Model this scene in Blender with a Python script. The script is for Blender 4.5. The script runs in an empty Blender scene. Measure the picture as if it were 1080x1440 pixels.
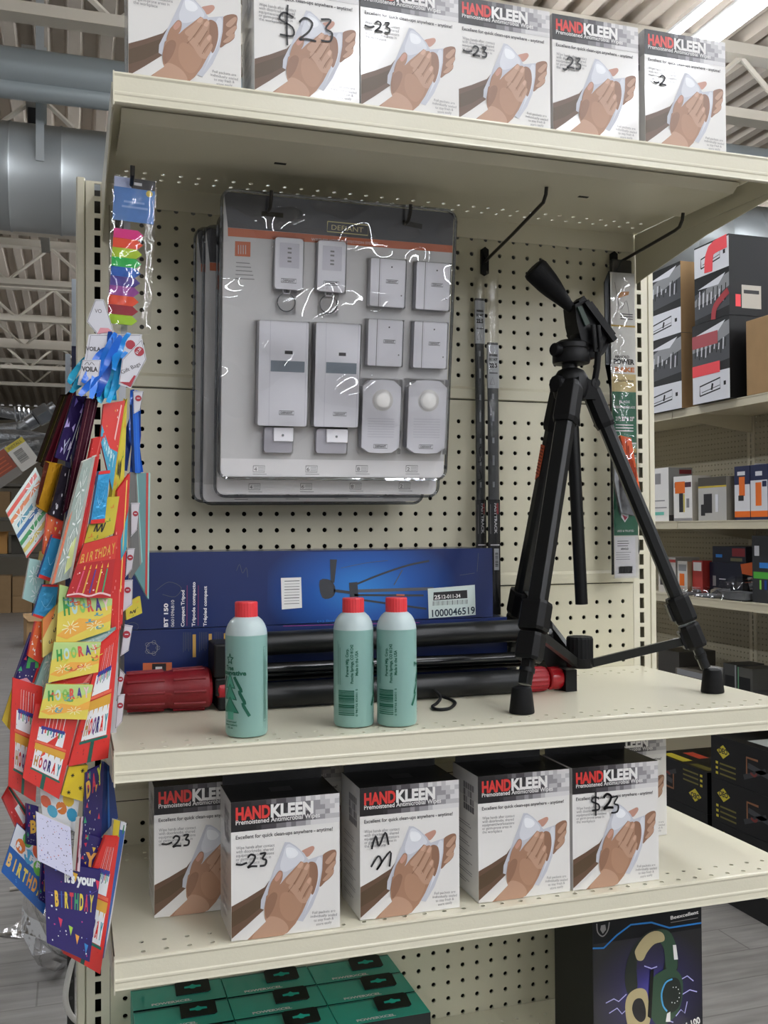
import bpy, math, random
from mathutils import Vector, Matrix
random.seed(7)
C = bpy.context.scene.collection
SC = bpy.context.scene
IN = 0.0254

# ------------------------------------------------------------------ camera, world, lamps, exposure
cam = bpy.data.objects.new('camera', bpy.data.cameras.new('camera')); C.objects.link(cam)
cam.data.sensor_fit = 'VERTICAL'; cam.data.sensor_height = 36.0; cam.data.sensor_width = 27.0
cam.data.lens = 34.334; cam.data.clip_start = 0.02; cam.data.clip_end = 200
_rz = Matrix.Rotation(-0.3098, 3, 'Z'); _rx = Matrix.Rotation(0.0165, 3, 'X'); _ry = Matrix.Rotation(0.0058, 3, 'Y')
_r = _rz @ _rx @ _ry @ Matrix(((1, 0, 0), (0, 0, -1), (0, 1, 0)))
cam.matrix_world = Matrix.Translation((-0.4939, -1.493, 1.5024)) @ _r.to_4x4()
SC.camera = cam
SC.view_settings.view_transform = 'Standard'; SC.view_settings.look = 'None'
SC.view_settings.exposure = 1.10; SC.view_settings.gamma = 1.0; SC.view_settings.use_curve_mapping = False
try:
    SC.cycles.use_denoising = True
    SC.cycles.max_bounces = 8; SC.cycles.transparent_max_bounces = 24
    SC.cycles.sample_clamp_indirect = 4.0
except Exception:
    pass
world = bpy.data.worlds.new('store_ambience'); SC.world = world; world.use_nodes = True
WB = world.node_tree.nodes['Background']
WB.inputs[0].default_value = (0.97, 0.98, 1.0, 1); WB.inputs[1].default_value = 0.14
TUBE_POWER = 26.0            # emission strength of every LED tube in the hall

# ------------------------------------------------------------------ materials
def lin(h):
    h = h.lstrip('#'); r = []
    for i in (0, 2, 4):
        c = int(h[i:i + 2], 16) / 255.0
        r.append(c / 12.92 if c <= 0.04045 else ((c + 0.055) / 1.055) ** 2.4)
    return (*r, 1.0)
_mats = {}
def M(hexc, rough=0.5, metal=0.0, bump=0.0, scale=60.0, vary=0.0, coat=0.0, emit=0.0, spec=0.5):
    key = (hexc, rough, metal, bump, scale, vary, coat, emit, spec)
    if key in _mats: return _mats[key]
    m = bpy.data.materials.new('surface_' + hexc.lstrip('#')); m.use_nodes = True
    nt = m.node_tree; p = nt.nodes['Principled BSDF']
    col = lin(hexc)
    p.inputs['Base Color'].default_value = col; p.inputs['Roughness'].default_value = rough
    p.inputs['Metallic'].default_value = metal; p.inputs['Coat Weight'].default_value = coat
    p.inputs['Specular IOR Level'].default_value = spec
    p.inputs['Coat Roughness'].default_value = 0.08
    if emit:
        p.inputs['Emission Color'].default_value = col; p.inputs['Emission Strength'].default_value = emit
    if bump or vary:
        tc = nt.nodes.new('ShaderNodeTexCoord'); nz = nt.nodes.new('ShaderNodeTexNoise')
        nz.inputs['Scale'].default_value = scale; nz.inputs['Detail'].default_value = 3
        nt.links.new(tc.outputs['Object'], nz.inputs['Vector'])
        if bump:
            b = nt.nodes.new('ShaderNodeBump'); b.inputs['Strength'].default_value = bump; b.inputs['Distance'].default_value = 0.004
            nt.links.new(nz.outputs['Fac'], b.inputs['Height']); nt.links.new(b.outputs['Normal'], p.inputs['Normal'])
        if vary:
            mx = nt.nodes.new('ShaderNodeMix'); mx.data_type = 'RGBA'; mx.blend_type = 'MULTIPLY'
            mx.inputs[0].default_value = 1.0
            mx.inputs[6].default_value = col
            mr = nt.nodes.new('ShaderNodeMapRange'); mr.inputs[3].default_value = 1 - vary; mr.inputs[4].default_value = 1 + vary
            nt.links.new(nz.outputs['Fac'], mr.inputs[0]); nt.links.new(mr.outputs[0], mx.inputs[7])
            nt.links.new(mx.outputs[2], p.inputs['Base Color'])
    _mats[key] = m
    return m
def clear_film(name, tint='#ffffff', gloss=0.035, rough=0.05, bump=0.5, scale=18.0, fres=1.45, dist=.012, detail=2):
    m = bpy.data.materials.new(name); m.use_nodes = True; nt = m.node_tree; nt.nodes.clear()
    out = nt.nodes.new('ShaderNodeOutputMaterial'); mix = nt.nodes.new('ShaderNodeMixShader')
    tr = nt.nodes.new('ShaderNodeBsdfTransparent'); gl = nt.nodes.new('ShaderNodeBsdfGlossy')
    tr.inputs[0].default_value = lin(tint); gl.inputs['Roughness'].default_value = rough
    fr = nt.nodes.new('ShaderNodeFresnel'); fr.inputs[0].default_value = fres
    ad = nt.nodes.new('ShaderNodeMath'); ad.operation = 'ADD'; ad.inputs[1].default_value = gloss; ad.use_clamp = True
    nt.links.new(fr.outputs[0], ad.inputs[0]); nt.links.new(ad.outputs[0], mix.inputs[0])
    nt.links.new(tr.outputs[0], mix.inputs[1]); nt.links.new(gl.outputs[0], mix.inputs[2])
    nt.links.new(mix.outputs[0], out.inputs[0])
    tc = nt.nodes.new('ShaderNodeTexCoord'); nz = nt.nodes.new('ShaderNodeTexNoise')
    nz.inputs['Scale'].default_value = scale; nz.inputs['Detail'].default_value = detail
    b = nt.nodes.new('ShaderNodeBump'); b.inputs['Strength'].default_value = bump; b.inputs['Distance'].default_value = dist
    nt.links.new(tc.outputs['Object'], nz.inputs['Vector']); nt.links.new(nz.outputs['Fac'], b.inputs['Height'])
    nt.links.new(b.outputs[0], gl.inputs['Normal']); nt.links.new(b.outputs[0], fr.inputs['Normal'])
    return m
CREAM = M('#dcd7c1', 0.28, bump=0.03, scale=300)
CREAM_SHADE = M('#cdc8b0', 0.36, bump=0.03, scale=300)  # same cream paint, darkened to put the pegboard's shade into its colour
DARKIN = M('#2a2822', 0.9)  # shade painted behind holes and in slots; also a floor scrap's dark block
BLACK = M('#070708', 0.5, spec=.28); RUBBER = M('#09090b', 0.62, bump=0.1, scale=900, spec=.25); SATIN = M('#08090a', 0.36, spec=.35)
TUBEB = M('#0d0f10', 0.36, spec=.4); WHITE = M('#e9e7e4', 0.4); STEEL = M('#b9bcc0', 0.25, 0.9); INK = M('#1d1c1f', 0.5)
FILM = clear_film('clear_film'); SHELL = clear_film('clear_blister', bump=1.0, scale=11, gloss=0.03, rough=.02, dist=.026, detail=0.6)
CARD = M('#a5855d', 0.85, vary=0.12, scale=14); CARD2 = M('#8d7250', 0.85, vary=0.15, scale=9)

# ------------------------------------------------------------------ mesh builder
_txt = {}
def text_polys(s, bold=0.0):
    k = (s, bold)
    if k in _txt: return _txt[k]
    cu = bpy.data.curves.new('lettering', 'FONT'); cu.body = s; cu.size = 1.0; cu.offset = bold; cu.resolution_u = 3
    o = bpy.data.objects.new('lettering', cu); C.objects.link(o)
    dg = bpy.context.evaluated_depsgraph_get(); dg.update()
    me = o.evaluated_get(dg).to_mesh()
    vs = [(v.co.x, v.co.y) for v in me.vertices]; fs = [tuple(p.vertices) for p in me.polygons]
    o.evaluated_get(dg).to_mesh_clear()
    bpy.data.objects.remove(o); bpy.data.curves.remove(cu)
    if vs:
        x0 = min(v[0] for v in vs); x1 = max(v[0] for v in vs)
        vs = [((v[0] - x0) / max(1e-6, x1 - x0), v[1]) for v in vs]      # x 0..1, y in em
    _txt[k] = (vs, fs)
    return _txt[k]
def smooth_loop(pts, n=4):
    out = []; N = len(pts)
    for i in range(N):
        p0, p1, p2, p3 = (Vector(pts[(i + k) % N]) for k in (-1, 0, 1, 2))
        for j in range(n):
            t = j / n
            out.append(tuple(0.5 * ((2 * p1) + (-p0 + p2) * t + (2 * p0 - 5 * p1 + 4 * p2 - p3) * t * t + (-p0 + 3 * p1 - 3 * p2 + p3) * t ** 3)))
    return out
def smooth_path(pts, n=5):
    pts = [Vector(p) for p in pts]; out = []
    for i in range(len(pts) - 1):
        p0 = pts[max(i - 1, 0)]; p1 = pts[i]; p2 = pts[i + 1]; p3 = pts[min(i + 2, len(pts) - 1)]
        for j in range(n):
            t = j / n
            out.append(0.5 * ((2 * p1) + (-p0 + p2) * t + (2 * p0 - 5 * p1 + 4 * p2 - p3) * t * t + (-p0 + 3 * p1 - 3 * p2 + p3) * t ** 3))
    out.append(pts[-1])
    return out
def homography(src, w, h):
    """maps traced corner pixels (TL,TR,BR,BL) of a flat print onto its real rectangle w x h (origin at bottom left)"""
    dst = [(0, h), (w, h), (w, 0), (0, 0)]; A = []; b = []
    for (x, y), (u, v) in zip(src, dst):
        A.append([x, y, 1, 0, 0, 0, -u * x, -u * y]); b.append(u)
        A.append([0, 0, 0, x, y, 1, -v * x, -v * y]); b.append(v)
    n = 8
    for i in range(n):
        p = max(range(i, n), key=lambda r: abs(A[r][i])); A[i], A[p] = A[p], A[i]; b[i], b[p] = b[p], b[i]
        for r in range(n):
            if r != i:
                f = A[r][i] / A[i][i]
                if f:
                    A[r] = [a - f * c for a, c in zip(A[r], A[i])]; b[r] -= f * b[i]
    g = [b[i] / A[i][i] for i in range(n)]
    def f(p):
        d = g[6] * p[0] + g[7] * p[1] + 1
        return ((g[0] * p[0] + g[1] * p[1] + g[2]) / d, (g[3] * p[0] + g[4] * p[1] + g[5]) / d)
    return f
class MB:
    def __init__(s): s.v = []; s.f = []; s.m = []; s.sm = []; s.mats = []
    def mi(s, mat):
        if mat not in s.mats: s.mats.append(mat)
        return s.mats.index(mat)
    def add(s, vs, fs, mat, smooth=False):
        o = len(s.v); s.v += [tuple(v) for v in vs]; k = s.mi(mat)
        for f in fs: s.f.append(tuple(o + i for i in f)); s.m.append(k); s.sm.append(smooth)
        return s
    def box(s, x0, x1, y0, y1, z0, z1, mat, T=None, mats=None):
        vs = [Vector(p) for p in ((x0, y0, z0), (x1, y0, z0), (x1, y1, z0), (x0, y1, z0), (x0, y0, z1), (x1, y0, z1), (x1, y1, z1), (x0, y1, z1))]
        if T: vs = [T @ v for v in vs]
        fs = [(3, 2, 1, 0), (4, 5, 6, 7), (0, 1, 5, 4), (1, 2, 6, 5), (2, 3, 7, 6), (3, 0, 4, 7)]   # bottom top front right back left
        for i, f in enumerate(fs): s.add([vs[k] for k in f], [(0, 1, 2, 3)], (mats or {}).get('bTfrkl'[i], mat)) if mats else None
        if not mats: s.add(vs, fs, mat)
        return s
    def quad(s, a, b, c, d, mat): return s.add([a, b, c, d], [(0, 1, 2, 3)], mat)
    def poly(s, pts, mat): return s.add(pts, [tuple(range(len(pts)))], mat)
    def prism(s, pts, off, mat, side=None):
        n = len(pts); off = Vector(off); a = [Vector(p) for p in pts]; b = [p + off for p in a]
        s.add(a, [tuple(range(n))], mat); s.add(b, [tuple(reversed(range(n)))], mat)
        for i in range(n):
            j = (i + 1) % n; s.add([a[i], a[j], b[j], b[i]], [(3, 2, 1, 0)], side or mat)
        return s
    def tube(s, path, r, mat, n=10, closed=False, caps=True, sx=1.0):
        P = [Vector(p) for p in path]; N = len(P); rs = r if isinstance(r, (list, tuple)) else [r] * N
        t0 = (P[1] - P[0]).normalized(); up = Vector((0, 0, 1)) if abs(t0.z) < 0.9 else Vector((1, 0, 0))
        nx = t0.cross(up).normalized(); vs = []; fs = []
        for i in range(N):
            a = P[(i - 1) % N] if (closed or i) else P[i]; b = P[(i + 1) % N] if (closed or i < N - 1) else P[i]
            t = (b - a).normalized(); nx = (nx - t * nx.dot(t)).normalized(); ny = t.cross(nx)
            for k in range(n):
                an = 2 * math.pi * k / n
                vs.append(P[i] + nx * (math.cos(an) * rs[i] * sx) + ny * (math.sin(an) * rs[i]))
        for i in range(N if closed else N - 1):
            for k in range(n):
                a = i * n + k; b = i * n + (k + 1) % n; c = ((i + 1) % N) * n + (k + 1) % n; d = ((i + 1) % N) * n + k
                fs.append((a, b, c, d))
        s.add(vs, fs, mat, True)
        if caps and not closed:
            s.add(vs[:n], [tuple(reversed(range(n)))], mat); s.add(vs[-n:], [tuple(range(n))], mat)
        return s
    def lathe(s, prof, o, ax, mat, n=28, ribs=0, rib=0.0, mats=None):
        """prof: (radius, height) pairs along axis ax from o"""
        o = Vector(o); ax = Vector(ax).normalized(); u = ax.cross(Vector((0, 0, 1)) if abs(ax.z) < 0.9 else Vector((0, -1, 0))).normalized(); w = ax.cross(u)
        vs = []
        for r, h in prof:
            for k in range(n):
                an = 2 * math.pi * k / n; q = r * (1 - (rib if ribs and (k % 2) else 0))
                vs.append(o + ax * h + u * (math.cos(an) * q) + w * (math.sin(an) * q))
        for i in range(len(prof) - 1):
            fs = [(k, (k + 1) % n, n + (k + 1) % n, n + k) for k in range(n)]
            if mats or ribs: s.add(vs[i * n:(i + 2) * n], fs, mats[i] if mats else mat, not ribs)
        if not (mats or ribs):
            s.add(vs, [(i * n + k, i * n + (k + 1) % n, (i + 1) * n + (k + 1) % n, (i + 1) * n + k) for i in range(len(prof) - 1) for k in range(n)], mat, True)
        s.add(vs[:n], [tuple(reversed(range(n)))], mats[0] if mats else mat); s.add(vs[-n:], [tuple(range(n))], mats[-1] if mats else mat)
        return s
    def perf(s, o, ex, ey, nc, nr, pitch, r, mat, depth=0.002, skip=(), slot=None, pv=None):
        """sheet of nc x nr cells, each with one round hole (or a slot) and a short inner wall"""
        o, ex, ey = Vector(o), Vector(ex), Vector(ey); nz = ex.cross(ey); pv = pv or pitch; n = 12; vs = []; fs = []
        ring = []
        for k in range(n):
            a = 2 * math.pi * k / n + math.pi / 4; c, d = math.cos(a), math.sin(a); m = max(abs(c), abs(d))
            if slot: ring.append((c / m * slot[0] / 2, d / m * slot[1] / 2, c / m * pitch / 2, d / m * pv / 2))
            else: ring.append((c * r, d * r, c / m * pitch / 2, d / m * pv / 2))
        for j in range(nr):
            for i in range(nc):
                c = o + ex * (i + .5) * pitch + ey * (j + .5) * pv; b = len(vs)
                if (i, j) in skip or j in skip:
                    vs += [c + ex * sx * pitch / 2 + ey * sy * pv / 2 for sx, sy in ((-1, -1), (1, -1), (1, 1), (-1, 1))]; fs.append((b, b + 1, b + 2, b + 3)); continue
                for (hx, hy, qx, qy) in ring:
                    vs += [c + ex * hx + ey * hy, c + ex * qx + ey * qy, c + ex * hx + ey * hy - nz * depth]
                for k in range(n):
                    a = b + 3 * k; e = b + 3 * ((k + 1) % n)
                    fs += [(a, a + 1, e + 1, e), (a + 2, a, e, e + 2)]
        return s.add(vs, fs, mat)
    def build(s, name, parent=None, bevel=0.0, seg=2, smooth=35, loc=None):
        me = bpy.data.meshes.new(name); me.from_pydata(s.v, [], s.f)
        for m in s.mats: me.materials.append(m)
        me.polygons.foreach_set('material_index', s.m); me.polygons.foreach_set('use_smooth', [bool(x) for x in s.sm])
        me.update()
        if any(s.sm):
            try: me.set_sharp_from_angle(angle=math.radians(smooth))
            except Exception: pass
        o = bpy.data.objects.new(name, me); C.objects.link(o)
        if parent: o.parent = parent
        if loc: o.location = loc
        if bevel:
            b = o.modifiers.new('soft_edges', 'BEVEL'); b.width = bevel; b.segments = seg; b.limit_method = 'ANGLE'; b.angle_limit = math.radians(40)
            b.harden_normals = False
        return o
class Face:
    """a flat printed side: origin, right and up axes; layers stand 0.15 mm apart"""
    def __init__(s, mb, o, ex, ey, w, h, trace=None, step=0.00015):
        s.mb = mb; s.o = Vector(o); s.ex = Vector(ex); s.ey = Vector(ey); s.n = s.ex.cross(s.ey); s.w = w; s.h = h; s.step = step; s.L = 1
        s.tr = homography(trace, w, h) if trace else (lambda p: p)
    def at(s, p, layer=1): return s.o + s.ex * p[0] + s.ey * p[1] + s.n * (s.step * layer)
    def poly(s, pts, mat, layer=1, smooth=0):
        q = [s.tr(p) for p in pts]
        if smooth: q = smooth_loop(q, smooth)
        q = [(min(max(x, 0.0), s.w), min(max(y, 0.0), s.h)) for x, y in q]
        ar = sum(a[0] * b[1] - b[0] * a[1] for a, b in zip(q, q[1:] + q[:1]))
        if ar < 0: q.reverse()
        s.mb.poly([s.at(p, layer) for p in q], mat)
    def rect(s, x0, y0, x1, y1, mat, layer=1): s.poly_raw([(x0, y0), (x1, y0), (x1, y1), (x0, y1)], mat, layer)
    def poly_raw(s, q, mat, layer=1): s.mb.poly([s.at(p, layer) for p in q], mat)
    def text(s, t, a, b, size, mat, layer=3, bold=0.0):
        """baseline from a to b (traced points), cap size in metres"""
        a = Vector(s.tr(a)); b = Vector(s.tr(b)); d = b - a; up = Vector((-d.y, d.x)).normalized()
        vs, fs = text_polys(t, bold)
        s.mb.add([s.at(tuple(a + d * x + up * (y * size)), layer) for x, y in vs], fs, mat)
    def stroke(s, pts, wd, mat, layer=5, sm=4):
        P = smooth_path([Vector(s.tr(p)) for p in pts], sm) if sm else [Vector(s.tr(p)) for p in pts]; vs = []
        for i, p in enumerate(P):
            d = (P[min(i + 1, len(P) - 1)] - P[max(i - 1, 0)]); d = d.normalized() if d.length else Vector((1, 0)); nn = Vector((-d.y, d.x)) * wd / 2
            vs += [s.at(tuple(p + nn), layer), s.at(tuple(p - nn), layer)]
        s.mb.add(vs, [(2 * i, 2 * i + 1, 2 * i + 3, 2 * i + 2) for i in range(len(P) - 1)], mat)
    def lines(s, x0, x1, y, dy, n, hgt, mat, layer=2, rag=0.25):
        for i in range(n): s.rect(x0, y - i * dy, x1 - (x1 - x0) * rag * random.random(), y - i * dy + hgt, mat, layer)
    def barcode(s, x0, y0, x1, y1, bg, fg, layer=2, vertical=True):
        s.rect(x0, y0, x1, y1, bg, layer); L = (x1 - x0) if vertical else (y1 - y0); p = L * .08
        while p < L * .9:
            k = L * random.choice((.012, .02, .035))
            if vertical: s.rect(x0 + p, y0 + (y1 - y0) * .12, x0 + p + k, y1 - (y1 - y0) * .12, fg, layer + 1)
            else: s.rect(x0 + (x1 - x0) * .12, y0 + p, x1 - (x1 - x0) * .12, y0 + p + k, fg, layer + 1)
            p += k + L * random.choice((.015, .022, .03))
def empty(name, loc=(0, 0, 0), rz=0.0):
    o = bpy.data.objects.new(name, None); C.objects.link(o); o.location = loc; o.rotation_euler = (0, 0, rz); o.empty_display_size = 0.05
    return o
def tag(o, label=None, cat=None, group=None, kind=None):
    if label: o['label'] = label
    if cat: o['category'] = cat
    if group: o['group'] = group
    if kind: o['kind'] = kind
    return o
def copy_tree(o, parent=None):
    c = o.copy(); C.objects.link(c); c.parent = parent
    for ch in list(o.children): copy_tree(ch, c)
    return c
X3, Y3, Z3 = Vector((1, 0, 0)), Vector((0, 1, 0)), Vector((0, 0, 1))

# ------------------------------------------------------------------ the hall
def floor_material():
    m = bpy.data.materials.new('vinyl_planks'); m.use_nodes = True; nt = m.node_tree; p = nt.nodes['Principled BSDF']
    tc = nt.nodes.new('ShaderNodeTexCoord'); mp = nt.nodes.new('ShaderNodeMapping'); mp.inputs['Rotation'].default_value = (0, 0, math.radians(0))
    br = nt.nodes.new('ShaderNodeTexBrick'); br.inputs['Scale'].default_value = 1.0
    br.inputs['Color1'].default_value = lin('#86837f'); br.inputs['Color2'].default_value = lin('#7a7773'); br.inputs['Mortar'].default_value = lin('#66635f')
    br.inputs['Brick Width'].default_value = 1.2; br.inputs['Row Height'].default_value = 0.18; br.inputs['Mortar Size'].default_value = 0.003
    n1 = nt.nodes.new('ShaderNodeTexNoise'); n1.inputs['Scale'].default_value = 3.0; n1.inputs['Detail'].default_value = 6
    mp2 = nt.nodes.new('ShaderNodeMapping'); mp2.inputs['Scale'].default_value = (1.2, 9.0, 1.0)
    mr = nt.nodes.new('ShaderNodeMapRange'); mr.inputs[1].default_value = 0.3; mr.inputs[2].default_value = 0.7; mr.inputs[3].default_value = 0.72; mr.inputs[4].default_value = 1.25
    mx = nt.nodes.new('ShaderNodeMix'); mx.data_type = 'RGBA'; mx.blend_type = 'MULTIPLY'; mx.inputs[0].default_value = 1.0
    nt.links.new(tc.outputs['Object'], mp.inputs[0]); nt.links.new(mp.outputs[0], br.inputs['Vector'])
    nt.links.new(tc.outputs['Object'], mp2.inputs[0]); nt.links.new(mp2.outputs[0], n1.inputs['Vector'])
    nt.links.new(n1.outputs['Fac'], mr.inputs[0]); nt.links.new(br.outputs['Color'], mx.inputs[6]); nt.links.new(mr.outputs[0], mx.inputs[7])
    nt.links.new(mx.outputs[2], p.inputs['Base Color']); p.inputs['Roughness'].default_value = 0.38
    return m
b = MB(); b.quad((-14, -20, 0), (16, -20, 0), (16, 24, 0), (-14, 24, 0), floor_material())
tag(b.build('floor'), kind='structure')
DECK = M('#b9aea0', 0.6, vary=0.06, scale=3)
JOIST = M('#c3bcae', 0.55)
b = MB(); zc = 4.50; x = -14.0; pts = []
while x < 16:
    pts += [(x, zc), (x + .07, zc), (x + .095, zc + .075), (x + .165, zc + .075)]; x += .19
for a, c in zip(pts, pts[1:]): b.quad((a[0], -20, a[1]), (a[0], 24, a[1]), (c[0], 24, c[1]), (c[0], -20, c[1]), DECK)
tag(b.build('ceiling'), kind='structure')
WALLM = M('#a59d8c', 0.8, vary=0.06, scale=1.2)
b = MB(); b.box(-14, 16, 23.6, 23.9, 0, 4.5, WALLM); tag(b.build('wall_back'), kind='structure')
b = MB(); b.box(12.6, 12.9, -8, 23.6, 0, 4.5, WALLM); tag(b.build('wall_right'), kind='structure')
# open web joists under the roof deck
jx0, jx1 = -7.0, 10.0
def joist(y):
    b = MB()
    b.box(jx0, jx1, y - .06, y + .06, zc - .075, zc - .002, JOIST)
    b.box(jx0, jx1, y - .055, y + .055, zc - .47, zc - .41, JOIST)
    x = jx0; up = True
    while x < jx1 - .3:
        a, c = ((x, y, zc - .43), (x + .42, y, zc - .06)) if up else ((x, y, zc - .06), (x + .42, y, zc - .43))
        b.tube([a, c], .018, JOIST, n=5); x += .42; up = not up
    return b.build('roof_joist')
places = ['spanning just in front of the round duct', 'right behind the big round duct', 'second one beyond the round duct', 'third one beyond the round duct', 'fourth one beyond the round duct', 'fifth one beyond the duct, above the far cartons', 'sixth one beyond the duct, near the far wall', 'last one before the far wall']
for k in range(8):
    y = 3.60 + 1.87 * k + (0 if k else 0)
    tag(joist(y), 'pale open web steel roof joist, ' + places[k], 'joist', 'roof joists')
GALV = M('#a6abac', 0.45, 0.6, bump=0.12, scale=5)
b = MB(); n = 48; xs = [-7 + .28 * i for i in range(61)]; path = []; rr = []
for i, x in enumerate(xs):
    for d, q in ((0, .305), (.012, .312), (.024, .305)): path.append((x + d, 4.55, 3.56)); rr.append(q)
b.tube(path, rr, GALV, n=40); d = b.build('air_duct')
tag(d, 'big round galvanised air duct hanging under the ceiling', 'duct')
for x in (-3.0, -.66, 2.4, 5.2):
    
    for ya in (4.237, 4.868): h = MB(); h.box(x - .022, x + .022, ya, ya + .005, 3.56, zc - .002, GALV); h.build('hanger_strap', d)
PIPE = M('#8d9597', 0.4, 0.3)
b = MB(); b.tube([(-7, 4.0, 3.955), (10, 4.0, 3.955)], .105, PIPE, n=24); b.tube([(-7, 4.0, 3.845), (10, 4.0, 3.845)], .055, PIPE, n=18)
pp = b.build('ceiling_pipe'); tag(pp, 'grey pipe running along the ceiling in front of the round duct', 'pipe')
b = MB()
for x in (-4.2, -.9, 3.1, 7.0): b.tube([(x, 4.0, 3.9), (x, 4.0, zc - .002)], .012, PIPE, n=6)
b.build('hanger_rod', pp)
b = MB(); b.box(-.78, -.70, 4.7, 9.0, 4.33, 4.42, M('#6d6a64', .5)); b.box(-.77, -.71, 5.4, 5.5, 4.22, 4.33, BLACK)
tag(b.build('cable_tray'), 'dark narrow cable tray fixed to the roof deck at upper left', 'cable tray')
# LED strip lamps, all running away from the viewer like the roof flutes
TUBE = M('#f4f8ff', 0.5, emit=TUBE_POWER); HOUS = M('#dcdcd8', 0.4)
def lamp(x, y, L=2.35, z=4.0):
    o = empty('strip_light', (x, y, z))
    h = MB(); h.box(-.022, .022, 0, L, .001, .055, HOUS); h.box(-.17, -.10, 0, L, .040, .055, HOUS); h.box(-.11, .022, .2, .26, .045, .055, HOUS); h.box(-.11, .022, L - .26, L - .2, .045, .055, HOUS); h.build('housing', o)
    t = MB(); t.box(-.032, .032, .03, L - .03, -.045, .000, TUBE); t.build('led_tube', o)
    w = MB()
    for yy in (.4, L - .4): w.tube([(0, yy, .06), (0, yy, zc - z + .05)], .004, STEEL, n=5)
    w.build('hanging_wire', o)
    return o
LAMPX = [(-2.9, 1), (.95, 1), (2.60, 1), (5.4, 1)]  # left row is out of view, added to brighten ceiling and fronts
first = None
for X_, k in LAMPX:
    for Y_ in (-17.6, -15.2, -12.8, -10.4, -8.0, -5.6, -3.2, -.8, 1.6, 4.9, 8.4, 12.4):  # rearmost lamps behind the viewer are unseen, added for glare and frontal light
        if (X_ == -2.9 and -5 < Y_ < 1) or (X_ == .95 and -2 < Y_ < 1): continue
        o = lamp(X_, Y_) if first is None else copy_tree(first)
        if first is None: first = o
        o.location = (X_, Y_, 4.0)
        if (X_, Y_) == (2.60, 1.6):
            tag(o, 'bright LED strip light above the rightmost box on the top shelf', 'light', 'LED strip lights')
        else:
            side = {-2.9: 'added left row out of view', .95: 'row over the shelving', 2.60: 'right aisle row', 5.4: 'far right row'}[X_]
            tag(o, 'white LED strip light under the roof, ' + side + (', far end' if Y_ > 3 else ', near end'), 'light', 'LED strip lights')

# ------------------------------------------------------------------ main shelving
def rz(r): return 1.5 - r * IN                     # height of peg hole row r
gon = empty('gondola_shelving', (0, 0, 0))
tag(gon, 'cream steel gondola with pegboard back, slotted posts and four shelves', 'shelving')
def upright(x, s, ztop):
    b = MB()
    # slotted face, 1 inch pitch; s = +1 when the outer bead lies to the left
    n = int(ztop / IN)
    b.perf((x - .010, 0, ztop - n * IN), (1, 0, 0), (0, 0, 1), 1, n, .020, 0, CREAM, depth=.0025, slot=(.0085, .0185), pv=IN)
    for xa, xb in ((x - .0165, x - .010), (x + .010, x + .0165)): b.quad((xa, 0, 0), (xb, 0, 0), (xb, 0, ztop), (xa, 0, ztop), CREAM)
    b.quad((x - .0165, 0, 0), (x - .0165, .045, 0), (x - .0165, .045, ztop), (x - .0165, 0, ztop), CREAM)
    b.quad((x + .0165, .045, 0), (x + .0165, 0, 0), (x + .0165, 0, ztop), (x + .0165, .045, ztop), CREAM)
    o = -s * .0235
    pr = [(x + o - .0065, .004), (x + o - .0045, -.0005), (x + o + .0045, -.0005), (x + o + .0065, .004), (x + o + .0065, .045), (x + o - .0065, .045)]
    b.prism([(p[0], p[1], 0) for p in reversed(pr)], (0, 0, ztop + .004), CREAM)
    b.box(x - .0165, x + .0165, .04, .045, 0, ztop, DARKIN)  # dark sheet painted as the shade behind the slots
    return b.build('upright', gon)
upright(-.4572, 1, 2.0165); upright(.4572, -1, 2.0165)
def panel(r0, r1, ztop, zbot, lip):
    b = MB(); x0 = -17 * IN
    z0 = rz(r1 + .5); z1 = rz(r0 - .5)
    b.perf((x0, 0, z0), (1, 0, 0), (0, 0, 1), 34, r1 - r0 + 1, IN, .0036, CREAM_SHADE, depth=.003)
    for a, c in ((-.4400, x0), (-x0, .4400)): b.quad((a, 0, zbot), (c, 0, zbot), (c, 0, ztop), (a, 0, ztop), CREAM_SHADE)
    b.quad((x0, 0, zbot), (-x0, 0, zbot), (-x0, 0, z0), (x0, 0, z0), CREAM_SHADE); b.quad((x0, 0, z1), (-x0, 0, z1), (-x0, 0, ztop), (x0, 0, ztop), CREAM_SHADE)
    if lip:
        b.prism([(-.4395, -.0002, zbot + .0215), (-.4395, -.0045, zbot + .0165), (-.4395, -.0045, zbot + .001), (-.4395, -.0002, zbot + .001)], (.879, 0, 0), CREAM_SHADE)
    return b.build('pegboard_panel', gon)
panel(-19, -9, 2.013, rz(-8.45) + .0, True)
panel(-7, 3, rz(-8.45) - .0015, rz(3.55) - .004 + .0, True)
panel(5, 15, rz(3.55) - .0055, rz(15.6), True)
panel(17, 34, rz(15.6) - .0015, .16, False)
b = MB(); b.box(-.44, .44, .036, .05, .1, 2.01, DARKIN); b.build('rear_panel', gon)  # coloured dark to stand in for cavity shade behind the peg holes
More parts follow.
